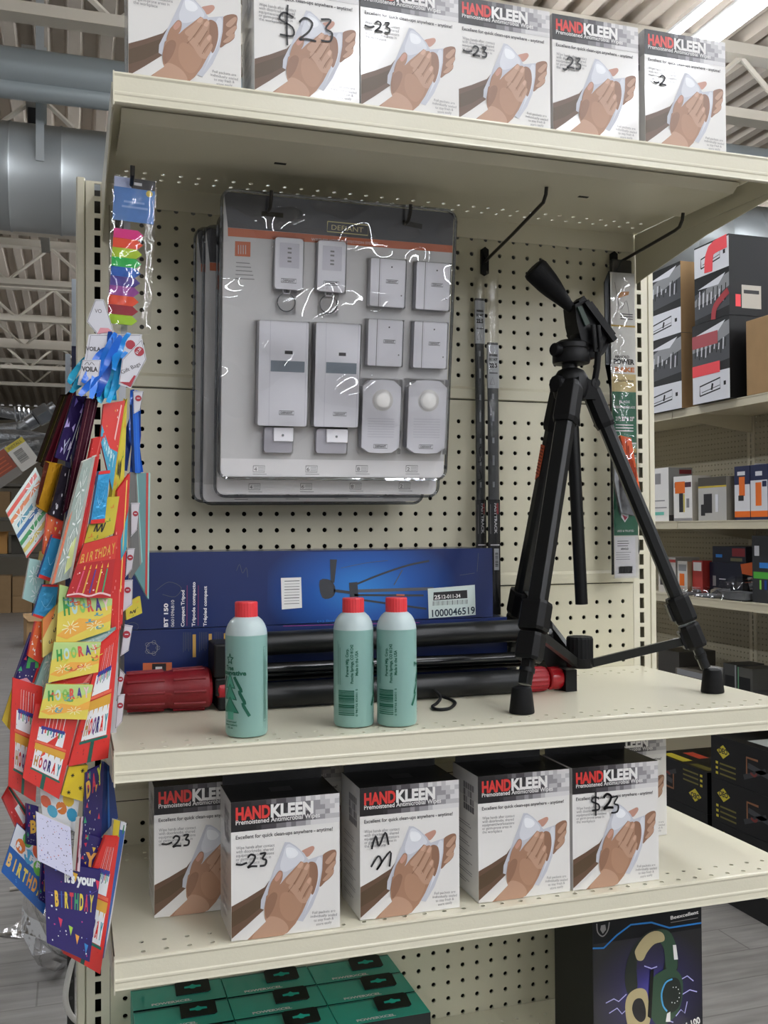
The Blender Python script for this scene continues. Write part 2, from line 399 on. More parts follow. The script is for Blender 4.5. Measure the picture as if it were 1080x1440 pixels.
def shelf(zf, zr, name='shelf', under=False, base=False):
    b = MB(); D = .3937; hx = .4490
    def z(y): return zr + (zf - zr) * (-y / D)
    ex, ey = Vector((1, 0, 0)), Vector((0, 1, (zf - zr) / -D)).normalized()
    x0 = -17 * IN
    for ya in (-.3914, -.0808): b.perf((x0, ya, z(ya)), ex, ey, 34, 2, IN, .0030, CREAM, depth=.0012)
    for y0, y1 in ((-.3406, -.0808), (-.0300, -.0015)): b.quad((-hx, y0, z(y0)), (hx, y0, z(y0)), (hx, y1, z(y1)), (-hx, y1, z(y1)), CREAM)
    for xa, xb in ((-hx, x0), (-x0, hx)):
        for y0, y1 in ((-.3914, -.3406), (-.0808, -.0300)): b.quad((xa, y0, z(y0)), (xb, y0, z(y0)), (xb, y1, z(y1)), (xa, y1, z(y1)), CREAM)
    # rear flange and stiffening channel beneath
    b.box(-hx + .004, hx - .004, -.0032, -.0016, zr - .032, zr, CREAM)
    for xa in (-hx, hx - .0012): b.prism([(xa, -.390, zf - .001), (xa, -.390, zf - .03), (xa, -.003, zr - .03), (xa, -.003, zr - .001)], (.0012, 0, 0), CREAM)
    if under:
        pr = [(-.30, z(-.30) - .0015), (-.285, z(-.285) - .013), (-.16, z(-.16) - .013), (-.145, z(-.145) - .0015)]
        b.prism([(-hx + .012, y, q) for y, q in pr], (2 * hx - .024, 0, 0), CREAM)
        for xx in (-.225, .235): b.box(xx - .008, xx + .008, -.205, -.199, z(-.2) - .0136, z(-.2) - .0126, DARKIN)  # dark patches painted as the shade inside the slots
        b.quad((-hx + .01, -.386, z(-.386) - .024), (-hx + .01, -.345, z(-.345) - .012), (hx - .01, -.345, z(-.345) - .012), (hx - .01, -.386, z(-.386) - .024), CREAM)
    o = b.build(name, gon)
    # rolled price channel along the front edge
    c = MB(); t = .0012
    pr = [(-.3905, .0), (-.3925, .0012), (-.3945, .0006), (-.3950, -.0015), (-.3938, -.0040), (-.3936, -.0200), (-.3944, -.0215), (-.3944, -.0235), (-.3937, -.0250), (-.3940, -.0305), (-.3945, -.0325), (-.3930, -.0335), (-.3890, -.0330)]
    ins = [(y + t, q) for y, q in reversed(pr)]
    c.prism([(-hx, y, zf + q) for y, q in pr + ins], (2 * hx, 0, 0), CREAM)
    for xa in (-hx - .0015, hx): c.box(xa, xa + .0015, -.3955, -.385, zf - .0365, zf + .0012, CREAM)
    c.build('price_channel', o)
    for xa in (-.4515, .4500):
        k = MB(); k.prism([(xa, -.382, zf - .006), (xa, -.382, zf - .034), (xa, -.20, z(-.2) - .052), (xa, -.002, zr - .086), (xa, -.002, zr - .004)], (.0015, 0, 0), CREAM)
        k.build('bracket', o)
    return o
ZT, ZM, ZL, ZB = 2.0034, 1.2605, 1.0377, .7090
shelf(ZT, 2.0145, under=True); shelf(ZM, ZM + .0003, under=True); shelf(ZL, ZL + .0003, under=True); shelf(ZB, ZB + .0002)

# ------------------------------------------------------------------ peg hooks
def peg_hook(x, z, L, label, plate=True, tipup=.011, rise=.029, group='wire peg hooks'):
    o = empty('peg_hook', (x, 0, z)); b = MB()
    b.tube([(0, -.001, 0), (0, -.006, 0), (0, -L * .5, rise * .5), (0, -L + .02, rise), (0, -L + .008, rise + .002), (0, -L, rise + tipup), (0, -L - .002, rise + tipup + .01)], .0027, M('#33302b', .35, .5), n=10)
    b.build('wire', o)
    p = MB(); q = [(-.0065, .02), (0, .0245), (.0065, .02), (.0065, -.02), (0, -.0235), (-.0065, -.02)]
    p.prism([(x_, -.007, z_) for x_, z_ in q], (0, .0055, 0), BLACK); p.lathe([(.0035, 0), (.0035, .003)], (0, -.007, .008), (0, -1, 0), BLACK, n=10)
    p.build('back_plate', o)
    return tag(o, label, 'hook', group)
peg_hook(.161, 1.9445, .225, 'long dark wire peg hook sticking out empty above the dark metal rails')
peg_hook(.405, 1.957, .205, 'dark wire peg hook holding the mower blade pack near the right post', rise=.008)
peg_hook(-.2370, 1.945, .20, 'dark wire peg hook through the left slot of the alarm kits', rise=-.008)
peg_hook(-.0385, 1.945, .20, 'dark wire peg hook through the right slot of the alarm kits', rise=-.008)
peg_hook(-.4255, 1.945, .318, 'dark wire peg hook carrying the page flags and gift bags', rise=-.032, tipup=.006)

# ------------------------------------------------------------------ hand wipe cartons
BW, BD, BH = .1265, .082, .1555
PAPER = M('#e4e2de', 0.3, coat=1.0); PBLACK = M('#121112', 0.4, coat=.2, spec=.3); PRED = M('#d43a36', .3); PGREY = M('#8d8b8c', .5); PDK = M('#3b383b', .4)
SK = [M(c, .35) for c in ('#664d3c', '#a57d64', '#b8937b', '#85624c', '#c8a18a', '#8f6a54', '#c0917f', '#56432f')]
WP = [M(c, .35) for c in ('#c3c5cd', '#d6d8de', '#eceef1', '#adafb8')]
MOS = [M(c, .3) for c in ('#1a181a', '#2b282b', '#454145', '#6d6a6d', '#939093', '#b9b7b8', '#d5d3d2')]
TR_BOX = [(183, 345), (972, 252), (975, 1232), (187, 1362)]
def carton(b, x0, x1, y0, y1, z0, z1, m, top=None):
    b.box(x0, x1, y0, y1, z0, z1, m, mats={'T': top} if top else None)
def wipes_front(b):
    F = Face(b, (0, 0, 0), X3, Z3, BW, BH, TR_BOX)
    # pixelated banner, dark at the left, fading to white
    nx, ny = 22, 6; bh = .0335; rr = random.Random(3)
    F.rect(0, BH - bh, BW, BH, MOS[0], 1)
    for i in range(nx):
        for j in range(ny):
            g = i / nx * 9.2 - 2.8 + rr.uniform(-.9, .9) + (1.4 if j in (0, 5) else -.3)
            k = max(0, min(6, int(round(g))))
            if k: F.rect(i * BW / nx, BH - bh + j * bh / ny, (i + 1) * BW / nx, BH - bh + (j + 1) * bh / ny, MOS[k], 2)
    F.text('HAND', (218, 473), (470, 440), .0195, PRED, 3, .045); F.text('KLEEN', (473, 440), (783, 402), .0195, WHITE, 3, .045)
    F.text('Premoistened Antimicrobial Wipes', (218, 508), (830, 432), .0076, WHITE, 3, .012)
    F.text('Excellent for quick clean-ups anywhere - anytime!', (218, 614), (922, 527), .0060, PDK, 3, .012)
    for i, t in enumerate(('Wipe hands after contact', 'with doorknobs, shared', 'equipment/workstations', 'or germ-prone areas in', 'the workplace')):
        F.text(t, (220, 688 + i * 28), (500 - (0, 8, 4, 26, 110)[i], 656 + i * 28 + (0, 1, 1, 3, 14)[i]), .0050, PGREY, 3)
    for i, t in enumerate(('Foil packets are', 'individually sealed', 'to stay fresh &', 'store easily')):
        F.text(t, (775 + (0, -14, 10, 28)[i], 1142 + i * 28), (940 - (0, -12, 12, 26)[i], 1120 + i * 28), .0044, PGREY, 3)
    # the printed picture of two hands and a wipe
    F.poly([(188, 1105), (300, 1040), (430, 955), (475, 890), (530, 832), (562, 850), (560, 930), (480, 1060), (415, 1130), (300, 1240), (188, 1342)], SK[0], 2)
    F.poly([(188, 1150), (330, 1060), (440, 985), (430, 1080), (300, 1190), (188, 1260)], SK[7], 3)
    F.poly([(845, 720), (895, 678), (938, 668), (950, 690), (944, 735), (945, 765), (930, 800), (928, 840), (900, 878), (868, 905), (826, 940), (835, 820)], SK[5], 2, 4)
    for q in ([(868, 760), (925, 690), (945, 700), (900, 770)], [(868, 825), (930, 752), (942, 768), (895, 840)], [(850, 890), (920, 812), (928, 835), (880, 890)]): F.poly(q, SK[2], 3, 4)
    F.poly([(695, 690), (740, 660), (778, 645), (790, 662), (772, 695), (736, 726)], SK[6], 3, 4)
    F.poly([(575, 622), (610, 622), (655, 648), (715, 700), (745, 745), (850, 706), (846, 820), (822, 960), (775, 1080), (705, 1198), (655, 1190), (520, 1150), (398, 1112), (402, 1050), (440, 960), (475, 880), (530, 740)], WP[0], 4)
    F.poly([(590, 640), (640, 650), (700, 705), (715, 750), (650, 800), (570, 840), (540, 800), (560, 720)], WP[1], 5, 4)
    F.poly([(585, 665), (640, 665), (672, 700), (640, 735), (590, 730)], WP[2], 6, 4)
    F.poly([(800, 760), (840, 730), (836, 830), (800, 960), (740, 1090), (715, 1150), (760, 1010)], WP[1], 5, 4)
    F.poly([(745, 770), (800, 770), (815, 850), (800, 940), (770, 1000), (735, 880)], SK[5], 6, 4)
    # front hand with wrist
    F.poly([(290, 1346), (360, 1270), (428, 1196), (425, 1110), (440, 1020), (490, 965), (545, 925), (580, 880), (640, 815), (690, 758), (712, 768), (735, 762), (758, 778), (752, 830), (752, 868), (772, 880), (768, 930), (778, 955), (740, 1040), (700, 1130), (650, 1215), (590, 1285), (500, 1318)], SK[1], 7)
    F.poly([(430, 1200), (480, 1165), (560, 1190), (600, 1250), (560, 1300), (420, 1328), (330, 1338)], SK[2], 8, 4)
    F.poly([(432, 1100), (450, 1030), (492, 990), (520, 1010), (500, 1090), (470, 1150), (440, 1180)], SK[5], 8, 4)
    F.poly([(545, 1010), (600, 985), (680, 1040), (700, 1080), (650, 1180), (590, 1190), (540, 1120)], M('#ae866c', .35), 8, 4)
    F.poly([(600, 950), (640, 925), (700, 1000), (735, 1050), (690, 1060), (640, 1000)], SK[2], 9, 4)
    for q in ([(580, 905), (640, 830), (692, 764), (710, 772), (700, 815), (640, 915), (610, 930)], [(640, 950), (695, 850), (735, 772), (752, 785), (735, 850), (682, 950)], [(688, 985), (720, 915), (752, 872), (766, 888), (752, 935), (710, 1005)], [(715, 1040), (745, 970), (768, 935), (775, 955), (745, 1030)]): F.poly(q, SK[2], 8, 4)
    for q in ([(664, 800), (690, 766), (706, 774), (690, 806)], [(712, 812), (736, 776), (750, 788), (735, 820)], [(734, 905), (753, 876), (764, 890), (750, 920)]): F.poly(q, SK[4], 9, 4)
    for q in ([(596, 985), (640, 925), (700, 815)], [(668, 985), (690, 945), (738, 850)], [(702, 1030), (722, 985), (755, 930)]): F.stroke(q, .0009, SK[3], 9)
    F.poly([(452, 1004), (470, 930), (498, 880), (532, 832), (558, 842), (552, 900), (520, 955), (480, 995)], SK[1], 8, 4)
    F.poly([(500, 890), (532, 840), (552, 848), (542, 880), (515, 910)], SK[6], 9, 4)
    F.poly([(420, 1160), (436, 1205), (300, 1346), (196, 1348)], PAPER, 9)
def wipes_side(b):
    L = Face(b, (0, BD, 0), -Y3, Z3, BD, BH)
    L.rect(0, BH - .033, BD, BH, M('#bdbbba', .3), 1)
    for i in range(5):
        for j in range(4): L.rect(.036 + i * .007, BH - .05 + j * .009, .042 + i * .007, BH - .042 + j * .009, MOS[3 + (i * j) % 3], 2)
    for k in range(7): L.lines(.012, .064, .088 - k * .012, .003, 2, .0011, PGREY, 2, .5)
def header(parent):
    h = MB(); h.box(.002, BW - .002, BD - .004, BD - .003, BH - .001, BH + .040, PBLACK)
    F = Face(h, (.002, BD - .004, BH), X3, Z3, BW - .004, .04)
    ring = [(.022 + .0105 * math.cos(a * math.pi / 14), .024 + .0105 * math.sin(a * math.pi / 14)) for a in range(29)]
    F.stroke(ring, .0006, PGREY, 2, 0); F.text('12', (.0165, .0205), (.0275, .0205), .009, PGREY, 2); F.text('READ', (.087, .0195), (.101, .0195), .0052, PGREY, 2)
    return h.build('header_flap', parent)
def marker(parent, strokes, wd=.0023):
    m = MB(); F = Face(m, (0, 0, 0), X3, Z3, BW, BH, step=.0002)
    for s in strokes: F.stroke(s, wd, INK, 10)
    o = m.build('handwritten_price', parent); o['label'] = 'black marker handwriting'
def D2(x, y, s): return [(x, y + .75 * s), (x + .25 * s, y + .98 * s), (x + .58 * s, y + .8 * s), (x + .42 * s, y + .4 * s), (x, y), (x + .3 * s, y + .06 * s), (x + .75 * s, y + .02 * s)]
def D3(x, y, s): return [(x, y + .95 * s), (x + .45 * s, y + .98 * s), (x + .22 * s, y + .58 * s), (x + .5 * s, y + .42 * s), (x + .42 * s, y + .05 * s), (x, y + .02 * s)]
def dollar(x, y, s): return [[(x + .55 * s, y + .78 * s), (x + .2 * s, y + .9 * s), (x + .05 * s, y + .65 * s), (x + .5 * s, y + .42 * s), (x + .52 * s, y + .12 * s), (x + .05 * s, y + .1 * s)], [(x + .34 * s, y + 1.2 * s), (x + .3 * s, y + .5 * s), (x + .32 * s, y - .25 * s)]]
b = MB(); b.box(0, BW, 0, BD, 0, BH, PAPER, mats={'T': PBLACK}); wipes_front(b); wipes_side(b)
Tp = Face(b, (0, 0, BH), X3, Y3, BW, BD); Tp.rect(.052, .03, .078, .05, M('#232123', .3), 1)
WIPES = b.build('wipes_box'); used = [False]
def wipes(x, y, z, label, price=None, flap=False, group='hand wipe boxes'):
    o = WIPES if not used[0] else WIPES.copy()
    if used[0]: C.objects.link(o)
    used[0] = True; o.location = (x, y, z + .0006)
    tag(o, label, 'box', group)
    if flap: header(o)
    if price: marker(o, price)
    return o
dash = lambda x, y, l: [(x, y), (x + l * .5, y - .0012), (x + l, y + .0006)]
p23 = lambda x, y, s: [dash(x - .0135, y + .005, .0125), D2(x, y, s), D3(x + .95 * s, y, s)]
# lower shelf, front row then back row
wipes(-.4000, -.2905, ZL, 'white hand wipes box marked -23 set further back, at the far left of its row', p23(.022, .083, .013))
wipes(-.3228, -.3862, ZL, 'white hand wipes box marked -23, standing furthest forward on the lower shelf', p23(.0185, .0815, .0145), True)
wipes(-.1685, -.3755, ZL, 'white hand wipes box with a sideways zigzag scribble, middle of the lower shelf', [[(.014, .083), (.019, .098), (.023, .086), (.031, .101), (.035, .086)], [(.013, .062), (.022, .074), (.026, .066), (.020, .058), (.037, .078), (.036, .060)]], True)
wipes(-.0150, -.3712, ZL, 'white hand wipes box with no price, between the scribbled one and the $23 one', None, True)
wipes(.1155, -.3715, ZL, 'white hand wipes box marked $23 on the lower shelf, rightmost of the front row', dollar(.026, .098, .021) + [D2(.044, .101, .019), D2(.0445, .100, .019), D3(.055, .094, .021)], True)
wipes(-.2695, -.2080, ZL, 'hand wipes box in the back row, glimpsed between the -23 box and scribbled box')
wipes(.2340, -.2130, ZL, 'hand wipes box in the back row, peeking out right of the $23 box')
# top shelf
ty = -.3800; zt = ZT + .0006
def ztop(y): return 2.0145 - .0111 * (-y / .3937) + .0002
zt = ztop(-.29)
wipes(-.4330, ty + .006, zt, 'hand wipes box with no price at the left end of the top shelf')
wipes(-.2920, ty, zt, 'hand wipes box with a large $23 over the hands, second on the top shelf', dollar(.028, .068, .033) + [D2(.053, .069, .027), D3(.079, .071, .027)])
wipes(-.1630, ty + .002, zt, 'hand wipes box marked with a struck 23 beside the text, third on the top shelf', p23(.018, .094, .0125))
wipes(-.0365, ty + .003, zt, 'hand wipes box marked -23 below the small text, fourth on the top shelf', p23(.019, .083, .0125))
wipes(.0945, ty + .005, zt, 'hand wipes box marked 23 over the small text, fifth on the top shelf', [dash(.014, .085, .006), D2(.020, .087, .0145), D3(.032, .087, .0145)])
wipes(.2300, ty + .004, zt, 'hand wipes box with a short -2 mark at the right end of the top shelf', [dash(.012, .086, .009), D2(.022, .083, .013)])

# ------------------------------------------------------------------ tree preservative bottles
LIQ = M('#86aca4', .32, spec=.4); EMPTYB = M('#b6c6c6', .32); CAP = M('#dd3a40', .38); GREEN = M('#0e5a45', .5)
def bottle(x, y, turn, label):
    o = empty('bottle', (x, y, ZM + .0006)); R = .0246
    b = MB()
    prof = [(.0, .0015), (.0200, .0), (.0232, .001), (R, .004), (R, .1130), (R, .1175), (.0238, .1235), (.0218, .1290), (.0186, .1340), (.0150, .1372), (.0128, .1385), (.0128, .1392)]
    b.lathe(prof[1:6], (0, 0, 0), Z3, LIQ, n=48); b.lathe(prof[5:], (0, 0, 0), Z3, EMPTYB, n=48)
    def on(s, z, k=1): a = turn + s / R; return Vector(((R + .0002 * k) * math.sin(a), -(R + .0002 * k) * math.cos(a), z))
    def wrap(pts, mat, k=1):
        z0 = min(p[1] for p in pts); z1 = max(p[1] for p in pts); rows, cols = 10, 10; vs = []
        def span(z):
            xs = []
            for p, q in zip(pts, pts[1:] + pts[:1]):
                if abs(p[1] - q[1]) < 1e-9: continue
                t = (z - p[1]) / (q[1] - p[1])
                if -1e-6 <= t <= 1 + 1e-6: xs.append(p[0] + t * (q[0] - p[0]))
            return min(xs), max(xs)
        for j in range(rows + 1):
            z = z0 + (z1 - z0) * min(max(j / rows, .0005), .9995); a, c = span(z)
            vs += [on(a + (c - a) * i / cols, z, k) for i in range(cols + 1)]
        b.add(vs, [(j * (cols + 1) + i, j * (cols + 1) + i + 1, (j + 1) * (cols + 1) + i + 1, (j + 1) * (cols + 1) + i) for j in range(rows) for i in range(cols)], mat)
    def ribbon(pts, w, mat, k=2):
        vs = []; d_ = [pts[0]]
        for p, q in zip(pts, pts[1:]):
            n_ = max(1, int(math.hypot(q[0] - p[0], q[1] - p[1]) / .0018)) if abs(q[0] - p[0]) > .0008 else 1
            d_ += [(p[0] + (q[0] - p[0]) * i / n_, p[1] + (q[1] - p[1]) * i / n_) for i in range(1, n_ + 1)]
        pts = d_
        for i, p in enumerate(pts):
            a = Vector(pts[max(i - 1, 0)]); c = Vector(pts[min(i + 1, len(pts) - 1)]); d = (c - a).normalized(); nn = Vector((-d.y, d.x)) * w / 2
            vs += [on(p[0] + nn.x, p[1] + nn.y, k), on(p[0] - nn.x, p[1] - nn.y, k)]
        b.add(vs, [(2 * i, 2 * i + 1, 2 * i + 3, 2 * i + 2) for i in range(len(pts) - 1)], mat)
    def lettering(t, s0, z0, L, size, rot=False, bold=.02, k=2):
        vs, fs = text_polys(t, bold)
        q = [(on(s0 - y * size, z0 + x * L, k) if rot else on(s0 + x * L, z0 + y * size, k)) for x, y in vs]
        b.add(q, fs, GREEN)
    # front: star, name, tree and zigzag
    st = [(.0055 * (1 if i % 2 == 0 else .42) * math.sin(i * math.pi / 5), .0905 + .0065 * (1 if i % 2 == 0 else .42) * math.cos(i * math.pi / 5)) for i in range(11)]
    ribbon(st, .0014, GREEN); lettering('Tree', -.0068, .0780, .0125, .0075, bold=.04); lettering('Preservative', -.0205, .0725, .0415, .0075, bold=.04)
    for z0, w, m in ((.059, .0075, M('#4f9c86', .5)), (.046, .0095, M('#3f8f78', .5)), (.031, .012, M('#2f7f69', .5))):
        wrap([(-w, z0 - .002), (w, z0 - .002), (0, z0 + .016)], m, 1); ribbon([(w * .5, z0 - .001), (w, z0 - .002), (0, z0 + .016), (-w, z0 - .002), (-w * .5, z0 - .001)], .0011, GREEN)
    wrap([(-.005, .021), (.005, .021), (.005, .03), (-.005, .03)], M('#4f9c86', .5), 1)
    for sg in (1, -1):
        ribbon([(sg * .0065, .0705), (sg * .0155, .0545), (sg * .0125, .0535), (sg * .0195, .0405), (sg * .0165, .0395), (sg * .0245, .0255)], .0036, GREEN)
    for i, (t, w) in enumerate((('Concentrated', .018), ('(makes 6 Gallons)', .020), ('8 fl. oz.', .009))): lettering(t, -w / 2, .0175 - .0035 * i, w, .0033)
    # back panel texts, small framed directions and a bar code
    for s0 in (.0435,):
        ribbon([(s0, .0175), (s0, .1040), (s0 + .005, .1040), (s0 + .005, .0175), (s0, .0175)], .0003, GREEN)
        for q in range(4): ribbon([(s0 + .001 + q * .001, .020), (s0 + .001 + q * .001, .101 - q * .004)], .0003, GREEN)
    B0 = 1.2556 * math.pi * R
    for i, (t, z0, L) in enumerate((('Purevel Mfg. Corp.', .062, .034), ('Poncha Springs, CO 81242', .054, .047), ('Made in the USA', .0635, .030))): lettering(t, B0 + .0015 + .0058 * i, z0, L, .0048, True, .03)
    for q in range(3): ribbon([(B0 - .0135 + q * .002, .052 + .0 * q), (B0 - .0135 + q * .002, .105 - .004 * q)], .0004, GREEN)
    z = .0155; rr = random.Random(5)
    while z < .0455:
        w = rr.choice((.0004, .0007, .0012, .0018)); ribbon([(B0 - .0125, z + w / 2), (B0 + .0085, z + w / 2)], w, GREEN); z += w + rr.choice((.0004, .0006, .001))
    lettering('0 98756 82001 5', B0 + .0125, .0145, .033, .0034, True)
    b.build('body', o)
    c = MB(); c.lathe([(.0118, .1370), (.0134, .1376), (.0134, .1545), (.0128, .1556), (.0, .1556)][:4], (0, 0, 0), Z3, CAP, n=48, ribs=24, rib=.02); c.build('cap', o)
    return tag(o, label, 'bottle', 'tree preservative bottles')
bottle(-.2977, -.3454, math.radians(-59), 'green bottle with red cap standing alone, its tree picture showing')
bottle(-.1631, -.3330, math.radians(100), 'green bottle with red cap, left of the pair, bar code showing')
bottle(-.1115, -.3460, math.radians(86), 'green bottle with red cap, right of the pair, edge of lightning mark showing')

# ------------------------------------------------------------------ security kits in blister packs
PLA = M('#f6f5fa', .35); PLB = M('#dedce4', .35); HEAD = M('#4c4c50', .35, vary=.25, scale=9); ORANGE = M('#c96a42', .4); CARDG = M('#cfcece', .4, vary=.1, scale=6); FOOT = M('#ebe9ea', .4)
TR_BL = [(143, 60), (1006, 136), (1026, 1137), (188, 1142)]; KW, KH = .333, .385
def alarm_kit(label, loc, full=True):
    o = empty('alarm_kit', loc); o.rotation_euler = (math.radians(8.2), math.radians(-.3), 0)
    b = MB(); b.box(0, KW, .0, .0012, -KH, 0, CARDG); F = Face(b, (0, 0, -KH), X3, Z3, KW, KH, TR_BL)
    F.poly([(143, 60), (1006, 136), (1008, 258), (165, 195)], HEAD, 1); F.poly([(165, 196), (1008, 258), (1009, 285), (167, 228)], ORANGE, 2)
    F.poly([(187, 1073), (1025, 1075), (1026, 1137), (188, 1142)], FOOT, 1)
    F.stroke([(537, 170), (690, 184), (690, 222), (537, 208), (537, 170)], .0014, M('#c9c08a', .4), 2, 0); F.text('DEFIANT', (553, 201), (672, 211), .0098, M('#d8cf9c', .4), 2, .0)
    F.text('WIRELESS HOME PROTECTION SYSTEM', (480, 243), (728, 258), .0052, FOOT, 3)
    F.poly([(195, 247), (253, 250), (255, 306), (197, 303)], ORANGE, 2)
    for k in range(4): F.stroke([(208 + 9 * k, 262), (210 + 9 * k, 296)], .001, CARDG, 3, 0)
    for k in range(5): F.stroke([(203, 328 + 15 * k), (255 + (k * 37) % 32, 331 + 15 * k)], .0013, PGREY, 2, 0)
    for (x, y), t in zip(((310, 1100), (508, 1098), (697, 1095), (884, 1093)), ('4', '6', '8', '2')):
        F.stroke([(x, y), (x + 43, y), (x + 43, y + 24), (x, y + 24), (x, y)], .0007, PDK, 2, 0); F.text(t, (x + 4, y + 20), (x + 14, y + 20), .0075, PDK, 2); F.stroke([(x, y + 32), (x + 52, y + 32)], .0008, PGREY, 2, 0)
        for q in range(3): F.stroke([(x + 18, y + 6 + q * 6), (x + 40, y + 6 + q * 6)], .0006, PGREY, 2, 0)
    for q in ([(288, 133), (370, 140), (370, 158), (288, 151)], [(816, 163), (890, 178), (890, 197), (816, 182)]): F.poly(q, DARKIN, 3)  # hang slots painted dark, as the shade in them
    b.build('backing_card', o)
    tr = homography(TR_BL, KW, KH)
    def rect(x0, y0, x1, y1):
        a = tr((x0, y1)); c = tr((x1, y0)); return a[0], a[1] - KH, c[0], c[1] - KH
    domes = []
    def unit(name, x0, y0, x1, y1, d, corner, mat=PLA, dome=.0022):
        X0, Z0, X1, Z1 = rect(x0, y0, x1, y1); m = MB(); r = corner; n = 5; pts = []
        for cx, cz, a0 in ((X1 - r, Z1 - r, 0), (X0 + r, Z1 - r, 90), (X0 + r, Z0 + r, 180), (X1 - r, Z0 + r, 270)):
            pts += [(cx + r * math.cos(math.radians(a0 + 90 * i / n)), 0, cz + r * math.sin(math.radians(a0 + 90 * i / n))) for i in range(n + 1)]
        m.prism([(p[0], -.0008 - d, p[2]) for p in pts][::-1], (0, d, 0), mat)
        domes.append((X0 - dome, Z0 - dome, X1 + dome, Z1 + dome, d + .004))
        return m, (X0, Z0, X1, Z1), d + .0008
    def badge(F, w, y, s): F.stroke([(w / 2 - s, y), (w / 2 + s, y), (w / 2 + s, y + s * .5), (w / 2 - s, y + s * .5), (w / 2 - s, y)], .0006, PDK, 2, 0); F.text('DEFIANT', (w / 2 - s * .8, y + s * .1), (w / 2 + s * .8, y + s * .1), s * .42, PDK, 2, .02)
    for (x0, y0, x1, y1), (rx, ry) in (((347, 242, 444, 428), (397, 478)), ((506, 252, 603, 436), (555, 484))):
        m, R, d = unit('remote', x0, y0, x1, y1, .0105, .004); w, h = R[2] - R[0], R[3] - R[1]
        F = Face(m, (R[0], -d, R[1]), X3, Z3, w, h); F.rect(w * .16, h * .42, w * .86, h * .9, PLB, 1)
        for q, z in enumerate((.78, .70, .60, .53)): F.rect(w * .44, h * z, w * .58, h * z + .0022, PGREY, 2)
        badge(F, w, h * .13, w * .27)
        cx, cz = tr((rx, ry)); cz -= KH
        m.tube([(cx - .006, -.005, R[1] + .001), (cx - .004, -.005, R[1] - .005), (cx + .004, -.005, R[1] - .005), (cx + .006, -.005, R[1] + .001)], .0012, PLA, n=8)
        rm = m.build('remote', o, .0012)
        k = MB(); k.tube([(cx + .0125 * math.cos(a * math.pi / 16), -.004 - .001 * (a % 2), cz + .0125 * math.sin(a * math.pi / 16)) for a in range(32)], .0008, STEEL, n=6, closed=True)
        k.tube([(cx, -.004, cz + .0125), (cx + .001, -.004, cz + .018)], .0008, STEEL, n=6); k.build('key_ring', rm)
        domes.append((cx - .015, cz - .015, cx + .015, cz + .015, .008))
    for q in ((702, 320, 826, 490), (872, 332, 992, 500), (706, 545, 829, 714), (876, 552, 994, 720)):
        m, R, d = unit('door_sensor', *q, .0135, .0025); w, h = R[2] - R[0], R[3] - R[1]
        F = Face(m, (R[0], -d, R[1]), X3, Z3, w, h); F.rect(w * .24, 0, w * .26, h, PGREY, 1); F.rect(w * .29, 0, w * .30, h, PLB, 1)
        F.poly([(w * .6 + .0012 * math.cos(i), h * .84 + .0012 * math.sin(i)) for i in range(6)], PDK, 2); F.poly([(w * .9 + .0012 * math.cos(i), h * .25 + .0012 * math.sin(i)) for i in range(6)], PGREY, 2)
        badge(F, w * 1.24, h * .5, w * .17); m.build('door_sensor', o, .0012)
    for (x0, y0, x1, y1), (bx0, by0, bx1, by1) in (((308, 556, 477, 944), (343, 952, 445, 1047)), ((517, 562, 669, 946), (538, 956, 648, 1048))):
        m, R, d = unit('motion_sensor', x0, y0, x1, y1, .019, .003); w, h = R[2] - R[0], R[3] - R[1]
        F = Face(m, (R[0], -d, R[1]), X3, Z3, w, h)
        F.rect(w * .24, h * .52, w * .93, h * .625, M('#8e98a2', .25), 1); F.rect(w * .52, h * .69, w * .68, h * .722, PDK, 1); badge(F, w * 1.16, h * .11, w * .15)
        for q in (.22, .95): F.rect(w * q, 0, w * q + .0006, h, PLB, 1)
        s = m.build('motion_sensor', o, .002)
        m, R, d = unit('bracket', bx0, by0, bx1, by1, .008, .004, PLB); w, h = R[2] - R[0], R[3] - R[1]
        m.box(R[0] + w * .3, R[2], -d - .006, -d, R[1] + h * .45, R[3], PLA); m.lathe([(.0018, 0), (.0018, .0008)], (R[0] + w * .62, -d - .006, R[1] + h * .7), -Y3, STEEL, n=10)
        m.build('bracket', s, .001)
    for q in ((700, 768, 834, 1044), (869, 768, 1004, 1044)):
        X0, Z0, X1, Z1 = rect(*q); w, h = X1 - X0, Z1 - Z0; m = MB()
        pts = [(.5, .0), (.8, .01), (1, .08), (1, .9), (.8, .985), (.5, 1), (.2, .985), (0, .9), (0, .08), (.2, .01)]
        m.prism([(X0 + p[0] * w, -.0168, Z0 + p[1] * h) for p in pts], (0, .016, 0), PLA); domes.append((X0 - .002, Z0 - .002, X1 + .002, Z1 + .002, .021))
        F = Face(m, (X0, -.0168, Z0), X3, Z3, w, h)
        for k in range(8): F.rect(w * .15, h * (.22 + .035 * k), w * .85, h * (.22 + .035 * k) + .0007, PLB, 1)
        badge(F, w, h * .07, w * .18)
        a = m.build('siren', o, .0015); k = MB(); c = (X0 + w * .52, -.0168, Z0 + h * .72)
        k.lathe([(w * .27, 0), (w * .27, .001), (w * .24, .0012), (w * .24, .003), (w * .15, .0048), (.0004, .0053)], c, -Y3, WHITE, n=24); k.build('push_button', a)
    # one formed clear shell: flat flange plus a dome over each unit
    s = MB(); r = .012
    ring = []
    for cx, cz, a0 in ((KW - r, -r, 0), (r, -r, 90), (r, -KH + r, 180), (KW - r, -KH + r, 270)): ring += [(cx + (r + .003) * math.cos(math.radians(a0 + 18 * i)), cz + (r + .003) * math.sin(math.radians(a0 + 18 * i))) for i in range(6)]
    s.add([(p[0], -.0016, p[1]) for p in reversed(ring)], [tuple(range(len(ring)))], SHELL)
